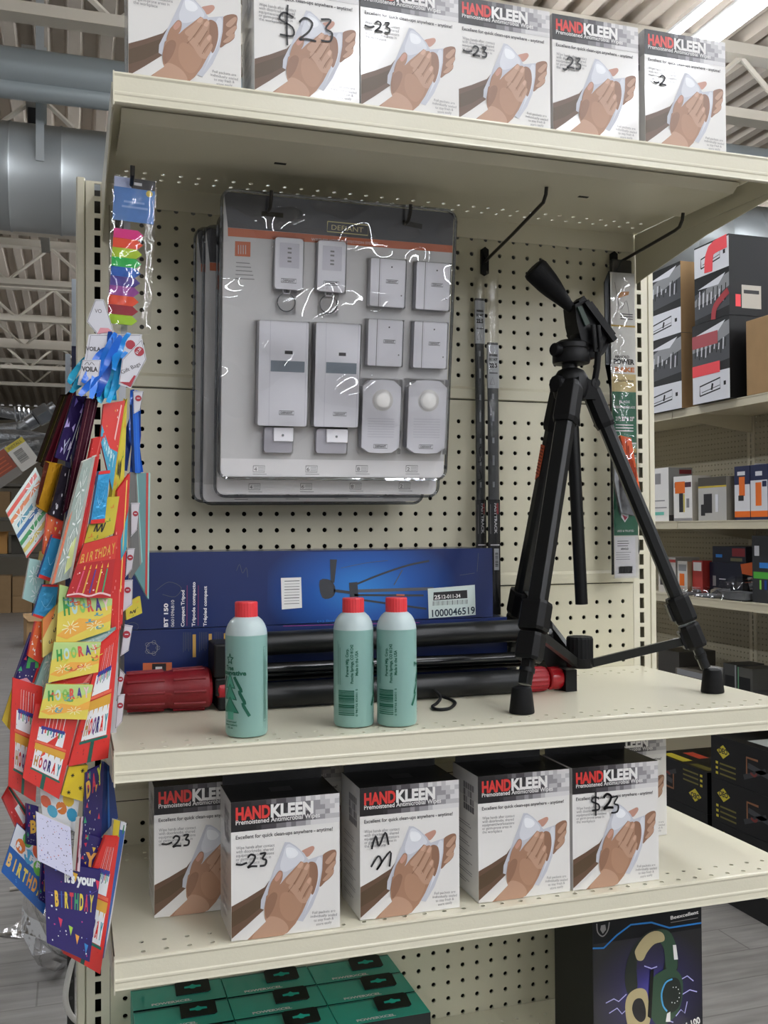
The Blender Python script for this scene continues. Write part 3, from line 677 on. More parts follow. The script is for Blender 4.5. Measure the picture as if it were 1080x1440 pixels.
    for x0, z0, x1, z1, d in domes:
        i = .0015; s.add([(x0, -.0016, z0), (x1, -.0016, z0), (x1, -.0016, z1), (x0, -.0016, z1), (x0 + i, -d, z0 + i), (x1 - i, -d, z0 + i), (x1 - i, -d, z1 - i), (x0 + i, -d, z1 - i)], [(4, 5, 6, 7), (0, 1, 5, 4), (1, 2, 6, 5), (2, 3, 7, 6), (3, 0, 4, 7)], SHELL)
    s.build('blister_shell', o)
    e = MB(); e.tube([(p[0], -.001, p[1]) for p in ring], .0022, clear_edge, n=6, closed=True); e.build('shell_rim', o)
    return tag(o, label, 'blister pack', 'hanging alarm kits')
clear_edge = clear_film('clear_edge', tint='#c9ccd0', gloss=.12, bump=.2)
kit = alarm_kit('clear blister pack of white alarm sensors, frontmost of the hanging stack', (-.2980, -.182, 1.9570))
for i, (dx, dy, dz, l) in enumerate(((-.0010, .030, -.024, 'blister pack of alarm sensors directly behind the frontmost, its printed foot showing below'), (-.017, .056, -.034, 'blister pack of alarm sensors third from the front of the hanging stack'), (-.026, .082, -.030, 'blister pack of alarm sensors, rearmost and furthest left of the hanging stack'))):
    k = copy_tree(kit); k.location = (-.2980 + dx, -.182 + dy, 1.9570 + dz); k['label'] = l

# ------------------------------------------------------------------ page flags
o = empty('page_flags', (-.4470, -.300, 1.9240)); o.rotation_euler = (0, math.radians(2.6), 0)
c = MB(); c.box(.002, .0495, 0, .0006, -.054, -.002, M('#4c86c9', .35, vary=.25, scale=40)); F = Face(c, (.002, 0, -.054), X3, Z3, .0475, .052)
F.rect(0, .040, .0475, .052, M('#b9c2dd', .4), 1); F.rect(.020, .040, .0475, .052, M('#26262c', .4), 2); F.rect(.022, .044, .032, .0475, FOOT, 3)
F.poly([(.041 + .004 * math.cos(i * .7), .036 + .004 * math.sin(i * .7)) for i in range(9)], M('#d8c254', .4), 3)
for k, (a, e_) in enumerate(((.012, .036), (.010, .040))): F.rect(a, .022 - .006 * k, e_, .0245 - .006 * k, M('#8fb4e0', .4), 2)
c.build('header_card', o)
for k, hx in enumerate(('#f5329a', '#ff5a2c', '#c9e62a', '#23cf5c', '#1d6fd0', '#5a4aa8', '#b257b4', '#ff5a2c', '#b3243c', '#c2ec1f')):
    f = MB(); z = -.0640 - .0114 * k; sh = -.0003 * k
    f.prism([(.004 + sh, -.0006 - .0002 * (k % 2), z - .0112), (.032 + sh, -.0006, z - .0112), (.0385 + sh, -.0006, z - .0056), (.032 + sh, -.0006, z), (.004 + sh, -.0006, z)], (0, .0012, 0), M(hx, .5))
    f.build('flag_stack', o)
p = MB(); W_, H_ = .0515, .186; n1, n2 = 8, 20
for side in (-1, 1):
    vs = [(W_ * i / n1, (side * (.0022 if 0 < i < n1 and 0 < j < n2 else .0002)) + .0003 * math.sin(i * 2.1 + j * 1.3), -H_ * j / n2) for j in range(n2 + 1) for i in range(n1 + 1)]
    p.add(vs, [(j * (n1 + 1) + i, (j + 1) * (n1 + 1) + i, (j + 1) * (n1 + 1) + i + 1, j * (n1 + 1) + i + 1) for j in range(n2) for i in range(n1)], FILM, True)
p.build('clear_pouch', o); tag(o, 'clear pouch of ten neon arrow page flags with blue header, hanging in front', 'sticky notes')

# ------------------------------------------------------------------ tripod cartons
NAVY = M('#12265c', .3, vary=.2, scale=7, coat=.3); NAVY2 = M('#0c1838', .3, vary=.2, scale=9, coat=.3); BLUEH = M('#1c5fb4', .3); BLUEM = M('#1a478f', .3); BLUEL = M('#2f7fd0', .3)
def glow(c0, c1, c2, loc, scale):
    """printed picture ground that brightens smoothly toward one spot of the print"""
    m = bpy.data.materials.new('printed_glow'); m.use_nodes = True
    n = m.node_tree; p = n.nodes['Principled BSDF']; p.inputs['Roughness'].default_value = .3; p.inputs['Coat Weight'].default_value = .3
    t = n.nodes.new('ShaderNodeTexCoord'); mp = n.nodes.new('ShaderNodeMapping'); g = n.nodes.new('ShaderNodeTexGradient'); g.gradient_type = 'SPHERICAL'; c = n.nodes.new('ShaderNodeValToRGB')
    mp.vector_type = 'TEXTURE'; mp.inputs['Location'].default_value = loc; mp.inputs['Scale'].default_value = scale
    c.color_ramp.elements[0].color = lin(c0); c.color_ramp.elements[1].color = lin(c2); e = c.color_ramp.elements.new(.5); e.color = lin(c1)
    n.links.new(t.outputs['Object'], mp.inputs[0]); n.links.new(mp.outputs[0], g.inputs[0]); n.links.new(g.outputs['Color'], c.inputs[0]); n.links.new(c.outputs[0], p.inputs['Base Color'])
    return m
GLOW = glow('#12265c', '#1a55a6', '#2f86d6', (.335, 0, .048), (.150, 1, .085))
GUN = M('#34363c', .45); GUN2 = M('#55575e', .4)
TR_BC = [(175, 779), (690, 768), (695, 862), (175, 872)]; CW, CH, CD = .5420, .1045, .1150
def tripod_carton(x, y, z, label, upper, CW=CW):
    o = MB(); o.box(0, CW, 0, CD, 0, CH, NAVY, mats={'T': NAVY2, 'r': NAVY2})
    F = Face(o, (0, 0, 0), X3, Z3, CW, CH, TR_BC)
    if upper:
        F.poly([(360, 777), (688, 770), (690, 860), (360, 868)], GLOW, 1)
        for q, mt, L in () and (([(400, 776), (560, 770), (640, 800), (620, 840), (560, 862), (430, 866), (385, 830)], BLUEM, 1), ([(425, 790), (540, 776), (610, 800), (600, 832), (530, 856), (440, 860), (410, 830)], BLUEH, 2), ([(500, 800), (560, 795), (580, 815), (540, 830), (500, 825)], BLUEL, 3)): F.poly(q, mt, L, 5)
        # printed picture of a tripod lying on its side
        F.poly([(432, 812), (448, 812), (455, 824), (450, 834), (436, 834)], GUN, 5, 3); F.poly([(446, 785), (456, 785), (453, 815), (448, 815)], GUN, 5)
        F.stroke([(452, 825), (478, 828)], .004, GUN, 5, 0); F.poly([(474, 815), (486, 814), (488, 834), (476, 836)], GUN, 6)
        F.stroke([(482, 818), (520, 804), (560, 792), (592, 786)], .0028, GUN, 5); F.stroke([(540, 818), (552, 798)], .0015, GUN2, 5, 0)
        F.stroke([(482, 826), (600, 823)], .0046, GUN2, 5, 0); F.stroke([(482, 831), (585, 832)], .003, GUN, 6, 0); F.stroke([(482, 836), (590, 850)], .0028, GUN, 5, 0); F.stroke([(478, 834), (470, 845), (466, 850)], .003, GUN, 5, 0)
        F.stroke([(544, 831), (556, 831.5)], .0022, ORANGE, 7, 0)
        F.poly([(378, 809), (406, 808), (408, 847), (380, 849)], WHITE, 4)
        for k in range(9): F.stroke([(383, 813 + 3.6 * k), (404, 812.5 + 3.6 * k)], (.0012, .0006, .0009)[k % 3] * .75, INK, 5, 0)
        F.poly([(591, 823), (664, 818), (667, 859), (594, 863)], M('#cfdcd8', .45), 6)
        F.poly([(600, 828), (652, 825), (653, 836), (600, 839)], INK, 7); F.text('25', (601.5, 837.5), (611, 837), .0088, WHITE, 8, .03); F.text('12-011-34', (613, 836.5), (642, 835), .0078, WHITE, 8, .02)
        for k in range(22): F.stroke([(600 + 2.5 * k, 840 - .1 * k), (600 + 2.5 * k, 846 - .1 * k)], (.0011, .0006, .0014)[(k * k) % 3], INK, 7, 0)
        F.text('1000046519', (599, 861), (666, 857), .0148, M('#0f2a3a', .5), 7, .02)
        for t, x_, y_, y2, s, bo in (('BT 150', 229, 875, 840, .0075, .04), ('0601096B10', 237, 875, 836, .0060, 0), ('Compact Tripod', 250, 875, 824, .0062, .03), ('Tripode compacto', 264, 875, 814, .0062, .03), ('Trépied compact', 279, 873, 819, .0062, .03)):
            F.text(t, (x_, min(y_, 869)), (x_, y2), s, FOOT, 4, bo)
        for x_ in (253.5, 268): F.stroke([(x_, 868), (x_, 818)], .0006, M('#a13a6a', .4), 4, 0)
        F.stroke([(184 + 8 * math.cos(a * .5), 868 + 5 * math.sin(a * .5)) for a in range(13)], .0006, GUN2, 4, 0)
        F.text('(+) Bosch', (430, 866), (462, 865), .0045, BLUEL, 4)
        sc = M('#c9ccd2', .5)
        for q in ([(318, 800), (322, 792), (326, 803), (331, 796), (333, 808)], [(214, 824), (230, 814), (246, 821), (238, 832), (222, 829)], [(462, 796), (500, 789), (530, 786)], [(640, 805), (663, 802)], [(668, 775), (667, 800)]): F.stroke(q, .0007, GUN2, 4)
    else:
        F.stroke([(372, 776), (560, 774)], .0008, M('#a13a8a', .4), 3, 0)
        for x_ in (246, 266, 285):
            for q in range(5): F.stroke([(x_ + q * 2.2, 782), (x_ + q * 2.2, 806 - (q * 7) % 5)], .0006, GUN2, 3, 0)
            F.rect(CW * ((x_ + 12 - 175) / 515), CH * .62, CW * ((x_ + 16 - 175) / 515), CH * .92, M('#c29a4e', .4), 3)
        ring = [(208 + 7 * math.cos(a * math.pi / 6), 800 + 7 * math.sin(a * math.pi / 6)) for a in range(13)]; F.stroke(ring, .0009, PGREY, 3, 0)
        for a in range(5): F.stroke([(208 + 7 * math.cos(a * 1.257) + 2.5 * math.cos(t), 800 + 7 * math.sin(a * 1.257) + 2.5 * math.sin(t)) for t in range(7)], .0005, PGREY, 3, 0)
        F.poly([(197, 818), (232, 818), (232, 836), (197, 836)], ORANGE, 3); F.poly([(208, 819), (225, 819), (225, 835), (208, 835)], INK, 4); F.text('1', (212, 830), (220, 830), .011, WHITE, 5, .05)
        for k, t in enumerate(('0', '5')): F.rect(CW * .855 + k * .008, CH * .87, CW * .855 + k * .008 + .005, CH * .93, FOOT, 3)
    q = o.build('tripod_carton', bevel=.0012); q.location = (x, y, z)
    return tag(q, label, 'box', 'navy tripod cartons')
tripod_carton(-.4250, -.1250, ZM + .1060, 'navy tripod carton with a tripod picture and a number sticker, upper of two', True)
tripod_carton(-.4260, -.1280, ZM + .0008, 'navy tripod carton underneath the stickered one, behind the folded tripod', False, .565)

# ------------------------------------------------------------------ folded tripod lying on the shelf
RED = M('#a01422', .35); RED_SHADE = M('#7e101b', .42, bump=.1, scale=120); GLOSSB = M('#0d0e10', .16)  # grip red is darkened to put shelf shade into the colour
o = empty('folded_tripod', (0, -.1655, ZM)); tag(o, 'folded black tripod with red grip and collars, lying in front of the navy cartons', 'tripod')
g = MB(); ax = Vector((1, 0, .004)); g.lathe([(.018, 0), (.0225, .002), (.0245, .012), (.0258, .05), (.0245, .060), (.0262, .066), (.0276, .09), (.0270, .112), (.024, .116), (.012, .117)], (-.4320, 0, .0290), ax, RED_SHADE, n=40)
for k in range(10):
    a = k * math.pi / 5; g.tube([(-.425, .0248 * math.cos(a), .029 + .0248 * math.sin(a)), (-.378, .0262 * math.cos(a), .029 + .0262 * math.sin(a))], .002, RED_SHADE, n=6)
    g.tube([(-.366, .0266 * math.cos(a), .029 + .0266 * math.sin(a)), (-.325, .0278 * math.cos(a), .029 + .0278 * math.sin(a))], .002, RED_SHADE, n=6)
g.build('grip', o)
b = MB(); b.box(-.3150, -.2780, -.030, .030, .0450, .0900, BLACK); b.box(-.3130, -.2700, -.026, .026, .0200, .0450, SATIN); b.box(-.3090, -.2650, -.024, .024, .0003, .0200, BLACK); b.build('hinge_block', o, .003)
b = MB(); b.lathe([(.0115, 0), (.0135, .002), (.0135, .030), (.0115, .032)], (-.3090, -.0145, .0285), X3, RED, n=28); b.build('red_collar', o)
def tb(name, y, z0, z1, x0, x1, r, mt, sx=1.0):
    b = MB(); b.tube([(x0, y, z0), (x0 + (x1 - x0) * .5, y, (z0 + z1) / 2), (x1, y, z1)], r, mt, n=20, sx=sx); return b.build(name, o)
tb('upper_leg', .008, .0830, .0880, -.290, .190, .0165, TUBEB)
tb('leg_tube', -.006, .0510, .0490, -.270, .180, .0085, GLOSSB)
tb('leg_tube', .020, .0380, .0400, -.270, .190, .0085, GLOSSB)
t3 = tb('lower_leg', -.024, .0180, .0175, -.262, .140, .0172, TUBEB)
b = MB(); b.lathe([(.0165, 0), (.0182, .002), (.0186, .014), (.0182, .028), (.0165, .031)], (.140, -.024, .0188), X3, RED, n=36, ribs=1, rib=.05); b.build('red_collar', o)
b = MB(); b.lathe([(.0150, 0), (.0166, .002), (.0170, .010), (.0166, .018), (.0150, .021)], (.1745, -.024, .0188), X3, M('#a3161f', .15), n=36); b.build('red_collar', o)
b = MB(); b.prism([(.196, -.042, .0006), (.196, -.006, .0006), (.196, -.006, .034), (.196, -.042, .032)], (.018, 0, 0), BLACK); b.build('end_cap', o, .005)
b = MB(); b.prism([(.150, .03, .0690), (.196, .03, .0660), (.198, .03, .0560), (.214, .03, .0400), (.214, .03, .0180), (.188, .03, .018), (.170, .03, .052), (.150, .03, .056), ][::-1], (0, -.046, 0), BLACK)
b.prism([(.162, .03, .066), (.194, .03, .064), (.191, .03, .100), (.186, .03, .1030), (.166, .03, .1010)][::-1], (0, -.040, 0), BLACK)
b.build('leg_bracket', o, .004)
for p in ((.1855, -.0105, .086), (.2005, -.0165, .053)):
    b = MB(); b.lathe([(.0048, 0), (.0048, .002), (.003, .0032), (.003, .0042)], p, -Y3, STEEL, n=6); b.build('bolt', o)
b = MB(); b.lathe([(.011, 0), (.011, .004)], (.1560, -.006, .0930), X3, RED, n=20); b.build('red_collar', o)
l = MB(); l.tube(smooth_path([(-.010, -.040, .016), (-.004, -.050, .006), (-.018, -.075, .003), (-.034, -.098, .0026), (-.035, -.118, .0026), (-.018, -.118, .0026), (.004, -.085, .0026), (.008, -.060, .003), (-.002, -.046, .007), (-.006, -.040, .012)], 6), .0022, BLACK, n=8)
l.build('wrist_loop', o)

# ------------------------------------------------------------------ standing tripod
o = empty('standing_tripod', (0, 0, ZM)); o.location = (0, 0, 0)
tag(o, 'black camera tripod standing open on the middle shelf with its handle raised', 'tripod')
APX = Vector((.2065, -.2127, 1.7000)); tilt = Vector((.0142, 0, -.332)).normalized()
col = MB(); col.tube([(.2030, -.2127, 1.755), (.2075, -.2127, 1.65)], .0115, SATIN, n=20); col.tube([(.2060, -.2127, 1.690), (.2200, -.2127, 1.3890)], .0092, SATIN, n=20)
for k in range(60):
    p = Vector((.2060, -.2127, 1.62)) + Vector((.0100, 0, -.226)) * (k / 60); col.box(p.x + .0075, p.x + .0104, p.y - .003, p.y + .003, p.z - .001, p.z + .0009, SATIN)
col.build('centre_column', o)
cr = MB(); cr.lathe([(.018, 0), (.024, .004), (.027, .018), (.025, .034), (.019, .044), (.0125, .047)], (.2055, -.2127, 1.688), Z3, BLACK, n=24)
for a in (-122, -20, 98):
    d = Vector((math.cos(math.radians(a)), math.sin(math.radians(a)), 0)); n_ = Vector((-d.y, d.x, 0)); c0 = Vector((.2055, -.2127, 1.706))
    cr.prism([c0 + n_ * .013 - Z3 * .016, c0 + d * .034 + n_ * .013 - Z3 * .018, c0 + d * .034 + n_ * .013 + Z3 * .006, c0 + d * .012 + n_ * .013 + Z3 * .02, c0 + n_ * .013 + Z3 * .02], n_ * -.026, BLACK)
cr.build('crown', o, .002)
k = MB(); k.lathe([(.010, 0), (.0125, .001), (.0125, .009), (.010, .0105)], (.1790, -.228, 1.7090), (-1, -.35, 0), RUBBER, n=24, ribs=1, rib=.05); k.tube([(.19, -.222, 1.709), (.178, -.2285, 1.709)], .004, BLACK); k.build('lock_knob', o)
def leg(top, foot, r):
    top = Vector(top); foot = Vector(foot); d = (foot - top).normalized(); L = (foot - top).length; L0 = L - .030
    side = d.cross(Z3).normalized(); fr = side.cross(d).normalized()
    def ring(t, a, c): p = top + d * t; return [p + side * (a * sx) + fr * (c * sy) for sx, sy in ((-.6, -1), (.6, -1), (1, -.45), (1, .5), (.7, 1), (-.7, 1), (-1, .5), (-1, -.45))]
    def loft(b, rings, mt):
        vs = [v for q in rings for v in q]; n = 8
        b.add(vs, [(i * n + k_, i * n + (k_ + 1) % n, (i + 1) * n + (k_ + 1) % n, (i + 1) * n + k_) for i in range(len(rings) - 1) for k_ in range(n)], mt)
        b.add(rings[0], [tuple(reversed(range(n)))], mt); b.add(rings[-1], [tuple(range(n))], mt)
    b = MB(); loft(b, [ring(.052, r, r * .92), ring(L - .13, r * .96, r * .9)], TUBEB); lg = b.build('leg', o, .0008)
    h = MB(); loft(h, [ring(-.004, r * .9, r * .9), ring(.006, r * 1.25, r * 1.2), ring(.055, r * 1.3, r * 1.25), ring(.062, r * 1.15, r * 1.1)], BLACK); h.build('hinge_casing', lg, .001)
    for q, (t0, t1, f) in enumerate(((L - .138, L - .098, 1.35), (L - .094, L - .058, 1.22))):
        c = MB(); loft(c, [ring(t0, r * f, r * f), ring(t0 + .004, r * f * 1.06, r * f * 1.06), ring(t1 - .004, r * f * 1.06, r * f * 1.06), ring(t1, r * f * .95, r * f * .95)], BLACK)
        p0 = top + d * (t0 + .006) - fr * (r * f * 1.04); c.prism([p0 - side * r * .75, p0 + side * r * .75, p0 + side * r * .7 + d * .026, p0 - side * r * .7 + d * .026], -fr * .004, SATIN); c.build('flip_lock', lg, .0008)
    c = MB(); loft(c, [ring(L - .058, r * .62, r * .62), ring(L - .026, r * .62, r * .62)], SATIN); c.lathe([(r * .8, 0), (r * .8, .006)], top + d * (L - .048), d, BLACK, n=20); c.build('lower_tube', lg)
    f = MB(); f.lathe([(.0162, .0004), (.0165, .002), (.0135, .028), (.0125, .033), (.008, .0345)], (foot.x, foot.y, ZM + .0006), Z3, RUBBER, n=28); f.build('rubber_foot', lg)
    return lg, d, top
FL, FR = (.0642, -.3331, ZM + .012), (.3936, -.2820, ZM + .012)
legL, dL, tL = leg((.1935, -.2360, 1.7080), FL, .0132)
legR, dR, tR = leg((.2335, -.2190, 1.7060), FR, .0108)
legB, dB, tB = leg((.2020, -.1900, 1.7060), (.1850, -.0280, ZM + .012), .0118)
s_ = MB(); p = tB + dB * .085; sd = dB.cross(Z3).normalized(); fr = sd.cross(dB).normalized()
if sd.x > 0: sd = -sd
q0 = p + sd * .0128 - fr * .004
s_.prism([q0, q0 + dB * .048, q0 + dB * .056 + fr * .008, q0 + fr * .010], sd * .0008, M('#c4532c', .45))
for k in range(9): s_.prism([q0 + dB * (.004 + k * .005) + sd * .0008, q0 + dB * (.006 + k * .005) + sd * .0008, q0 + dB * (.006 + k * .005) + fr * .009 + sd * .0008, q0 + dB * (.004 + k * .005) + fr * .009 + sd * .0008], sd * .0003, M('#7e2f18', .5))
s_.build('orange_sticker', legB)
HUB = Vector((.2155, -.2140, 1.2990))
h = MB(); h.lathe([(.0185, 0), (.0195, .002), (.0195, .014)], HUB - Z3 * .002, Z3, BLACK, n=30); h.lathe([(.0195, .0), (.0195, .028), (.018, .031)], HUB + Z3 * .012, Z3, RUBBER, n=40, ribs=1, rib=.05); h.build('brace_hub', o)
for top, d, t in ((tL, dL, .365), (tR, dR, .395), (tB, dB, .325)):
    e = top + d * t; e = e + (HUB - e) * .05; a = HUB + (e - HUB).normalized() * .010; dd = (e - a).normalized(); n_ = dd.cross(Z3).normalized(); u_ = n_.cross(dd)
    b = MB(); b.prism([a - u_ * .006 - n_ * .004, e - u_ * .006 - n_ * .004, e + u_ * .006 - n_ * .004, a + u_ * .006 - n_ * .004], n_ * .008, M('#2c2d2b', .3, .5)); b.build('leg_brace', o, .0008)
    b = MB()
    for q in (a, e): b.lathe([(.0028, 0), (.0028, .0015)], q - n_ * .0045 * (1 if n_.y > 0 else -1), -n_ * (1 if n_.y > 0 else -1), STEEL, n=10)
    b.build('rivet', o)
# pan head
h = MB(); h.lathe([(.0175, 0), (.0265, .001), (.0275, .004), (.0275, .018), (.0255, .0215), (.0265, .023), (.0255, .030), (.017, .035), (.006, .036)], (.2065, -.2127, 1.7415), Z3, BLACK, n=36)
h.lathe([(.006, 0), (.0095, .001), (.0098, .010), (.008, .012)], (.1830, -.2200, 1.7600), (-1, -.3, 0), BLACK, n=16)
hd = h.build('pan_base', o)
t = MB()
t.lathe([(.026, -.012), (.027, -.010), (.027, .010), (.026, .012)], (.2360, -.2127, 1.7770), Y3, BLACK, n=32)
t.prism([(.214, -.230, 1.7740), (.244, -.230, 1.7640), (.262, -.230, 1.785), (.243, -.230, 1.815), (.222, -.230, 1.835), (.204, -.230, 1.826), (.207, -.230, 1.800)][::-1], (0, .036, 0), BLACK)
t.build('tilt_body', o, .002)
pl = MB(); c0 = Vector((.2420, -.2127, 1.8030)); dx = Vector((.052, 0, -.060)).normalized(); dn = Vector((.060, 0, .052)).normalized()
def slab(a0, a1, w, h0, h1): pl.prism([c0 + dx * a0 + dn * h0 - Y3 * w, c0 + dx * a1 + dn * h0 - Y3 * w, c0 + dx * a1 + dn * h1 - Y3 * w, c0 + dx * a0 + dn * h1 - Y3 * w], Y3 * (2 * w), BLACK)
slab(-.036, .036, .026, -.004, .004); slab(-.030, .030, .022, .004, .009); pl.lathe([(.0075, 0), (.0075, .006), (.003, .007), (.003, .012)], c0 + dx * -.012 + dn * .009, dn, BLACK, n=18)
slab(-.042, -.034, .012, -.002, .010); pl.lathe([(.0035, 0), (.0035, .004)], c0 + dx * .014 + dn * .009, dn, BLACK, n=12)
pl.build('camera_plate', o, .0015)
f = MB(); f.prism([(.206, -.234, 1.822), (.213, -.234, 1.824), (.226, -.234, 1.799), (.219, -.234, 1.795)][::-1], (0, .004, 0), M('#1f3529', .45)); f.build('spirit_level', o)
f = MB()
for dx_ in (0, .0085): f.tube([(.2285 + dx_, -.238, 1.796), (.2315 + dx_, -.238, 1.768), (.2315 + dx_, -.238, 1.757)], [.0036, .0036, .0026], SATIN, n=10)
f.tube([(.238, -.236, 1.757), (.237, -.234, 1.735), (.234, -.231, 1.712)], .0048, BLACK, n=10); f.lathe([(.007, -.005), (.007, .005)], (.234, -.231, 1.712), Y3, BLACK, n=16)
f.build('tilt_lock', o)
hb = MB(); A = Vector((.2110, -.2127, 1.8200)); Bp = Vector((.1465, -.2127, 1.8800)); dh = (Bp - A).normalized(); L = (Bp - A).length
hb.tube([A - dh * .012, A + dh * .010], .0045, SATIN, n=12); hb.build('handle_rod', o)
g = MB(); g.lathe([(.006, .004), (.0078, .006), (.0088, .016), (.0118, .030), (.0152, .045), (.0172, .058), (.0182, .070), (.0190, L - .006), (.0175, L - .001), (.012, L + .001)], A, dh, RUBBER, n=32); g.build('handle_grip', o)

# ------------------------------------------------------------------ hanging goods on the board
def door_seal(x, w, y, z0, z1, zc_, ztop_, label, lab):
    o = empty('shelf_rail', (x, y, 0))
    b = MB(); b.box(0, w, -.004, 0, z0, z1, M('#5a5c5c', .4, .3)); 
    for k in range(7): b.box(w * .36, w * .56, -.0044, -.004, zc_ + .02 + k * .036, zc_ + .02 + k * .036 + (.016 if k % 2 else .009), M('#9a9da0', .4))
    b.build('metal_rail', o)
    l = MB(); l.box(-.0008, w + .0008, -.0052, .0006, z0 - .012, zc_, M('#18181a', .35))
    F = Face(l, (-.0008, -.0052, z0 - .012), X3, Z3, w + .0016, zc_ - z0 + .012)
    T = zc_ - z0 + .012; F.text('FASTTRACK', (w * .52, T - .006), (w * .52, T - .056), .0062, FOOT, 3, .04); F.rect(w * .68, T - .024, w * .92, T - .006, M('#b92535', .4), 3); F.rect(w * .1, T - .056, w * .14, T - .008, PGREY, 3); F.rect(w * .1, T - .0752, w, T - .073, FOOT, 3); F.rect(w * .45, T - .115, w * .95, T - .080, M('#c9ccce', .4), 3); F.barcode(w * .5, T - .112, w * .9, T - .084, M('#c9ccce', .4), INK, 4, False)
    l.build('card_sleeve', o)
    t = MB(); t.box(-.0008, w + .0008, -.0052, .0006, z1 - .075, z1 - .004, M('#c9ccce', .4)); F = Face(t, (-.0008, -.0052, z1 - .075), X3, Z3, w + .0016, .071)
    for q, tx in enumerate(('WARNING', 'DO NOT')): F.text(tx, (w * .1, .052 - .007 * q), (w * .95, .052 - .007 * q), .0055, INK, 3, .03)
    F.text('22.5', (w * .1, .034), (w * .9, .034), .009, INK, 3, .04); F.rect(w * .1, .024, w * .95, .0254, INK, 3); F.stroke([(w * .15, .006), (w * .45, .018), (w * .65, .006), (w * .15, .006)], .0007, PGREY, 3, 0)
    t.build('paper_label', o)
    p = MB(); n2 = 24; W2 = w + .004
    for s in (-1, 1):
        vs = [(-.002 + W2 * i / 3, -.0028 + s * (.0052 if 0 < i < 3 else .0006) + .0005 * math.sin(j * 2.3 + i), z0 - .014 + (ztop_ - z0 + .014) * j / n2) for j in range(n2 + 1) for i in range(4)]
        p.add(vs, [(j * 4 + i, j * 4 + i + 1, (j + 1) * 4 + i + 1, (j + 1) * 4 + i) for j in range(n2) for i in range(3)], FILM, True)
    p.build('plastic_sleeve', o)
    if lab:
        m = MB(); F = Face(m, (0, -.0048, 1.56), X3, Z3, w, .1)
        F.stroke([(w * .1, .05), (w * .5, .052), (w * .25, .07), (w * .5, .075)], .0015, INK, 3); F.stroke([(w * .1, .02), (w * .5, .024), (w * .3, .036)], .0015, INK, 3); m.build('marker_scribble', o)
    return tag(o, label, 'metal rail')
door_seal(.1545, .0175, -.0265, 1.3720, 1.8050, 1.5480, 1.922, 'dark slotted metal rail in clear sleeve hanging on the peg hook, front of two', False)
door_seal(.1395, .0148, -.0112, 1.4600, 1.8800, 1.5480, 1.915, 'dark metal rail hanging against the pegboard, half behind the front rail', True)

TR_MB = [(848, 372), (890, 372), (888, 812), (850, 812)]
o = empty('mower_blade', (.3690, -.030, 1.4155)); w, h = .0545, .537; o.rotation_euler = (0, math.radians(-.3), 0)
c = MB(); c.box(.006, w - .002, -.0170, -.0160, 0, h - .02, M('#e3e1da', .35)); F = Face(c, (.006, -.0170, 0), X3, Z3, w - .008, h - .02)
W_ = w - .008; DG = M('#1f6a4c', .35)
F.rect(0, .072, W_, .315, DG, 1); F.rect(0, .315, W_, .345, M('#d9c48c', .35), 1); F.rect(0, .425, W_, .428, M('#d2ad52', .4), 1)
F.text('ARNOLD', (.006, .372), (.034, .372), .0062, INK, 2, .03); F.text('POWER', (.004, .362), (.044, .362), .0115, INK, 2, .05); F.text('RAKE', (.006, .349), (.044, .349), .0105, M('#d9803a', .4), 2, .05)
F.text('Dethatching Blade', (.004, .332), (.042, .332), .0055, INK, 2); F.text('BLADE', (.014, .296), (.034, .296), .006, FOOT, 2); F.text('ADJUSTABLE BLADE', (.003, .287), (.044, .287), .0055, FOOT, 2)
F.text('21", 22" & 23"', (.006, .266), (.042, .266), .0095, FOOT, 2, .03)
for k in range(3): F.rect(.006, .258 - k * .005, .040, .2595 - k * .005, FOOT, 2)
for k, z in enumerate((.205, .180, .152)): F.rect(.001, z, W_ - .001, z + .024, M('#8fae9a', .4), 2); F.rect(.001, z + .006, W_ - .001, z + .014, M('#b49a52', .5, vary=.3, scale=90), 3); F.rect(.001, z + .022, W_ - .001, z + .024, FOOT, 3); F.rect(.001, z + .003, W_ - .001, z + .007, M('#44503f', .6), 3)
F.poly([(.014, .118), (.028, .118), (.028, .103), (.021, .094), (.014, .103)], FOOT, 3); F.poly([(.0155, .116), (.0265, .116), (.0265, .111), (.0155, .111)], M('#23406f', .4), 4); F.poly([(.016, .107), (.026, .103), (.021, .097)], M('#b1304a', .4), 4)
F.text('USED & TRUSTED', (.006, .078), (.038, .078), .005, FOOT, 3)
F.rect(.001, .003, W_ - .006, .070, FOOT, 3); F.lines(.006, .032, .062, .004, 3, .001, PDK, 4); F.lines(.003, .034, .043, .0038, 4, .0009, PGREY, 4); F.text('ARNOLD', (.012, .048), (.027, .048), .0042, INK, 4, .04); F.barcode(.008, .008, .034, .020, FOOT, INK, 3)
F.stroke([(.008, .500), (.018, .455), (.030, .470), (.036, .44)], .0008, PGREY, 3); F.poly([(.014, .473), (.034, .480), (.036, .486), (.018, .484)], M('#d08f4c', .4), 3)
for k in range(3): F.rect(.018, .438 + k * .004, .042, .4395 + k * .004, PDK, 3)
c.build('printed_card', o)
bl = MB(); bl.prism([(.004, -.014, .006), (.044, -.014, .010), (.057, -.014, .045), (.0535, -.014, .085), (.057, -.014, .115), (.050, -.014, .20), (.050, -.014, .36), (-.003, -.014, .36), (-.003, -.014, .50), (.006, -.014, .52)][::-1], (0, .003, 0), M('#3a3c3e', .4, .6)); bl.build('steel_blade', o)
tn = MB(); tn.prism([(.016, -.026, .240), (.036, -.026, .236), (.056, -.026, .125), (.046, -.026, .115), (.034, -.026, .15)][::-1], (0, .008, 0), M('#f0672a', .45))
for k in range(5): tn.tube([(.026 + k * .004, -.0275, .235 - .012 * k), (.030 + k * .0045, -.0275, .16 - .006 * k)], .0011, M('#d4541d', .45), n=6)
tn.build('orange_tines', o)
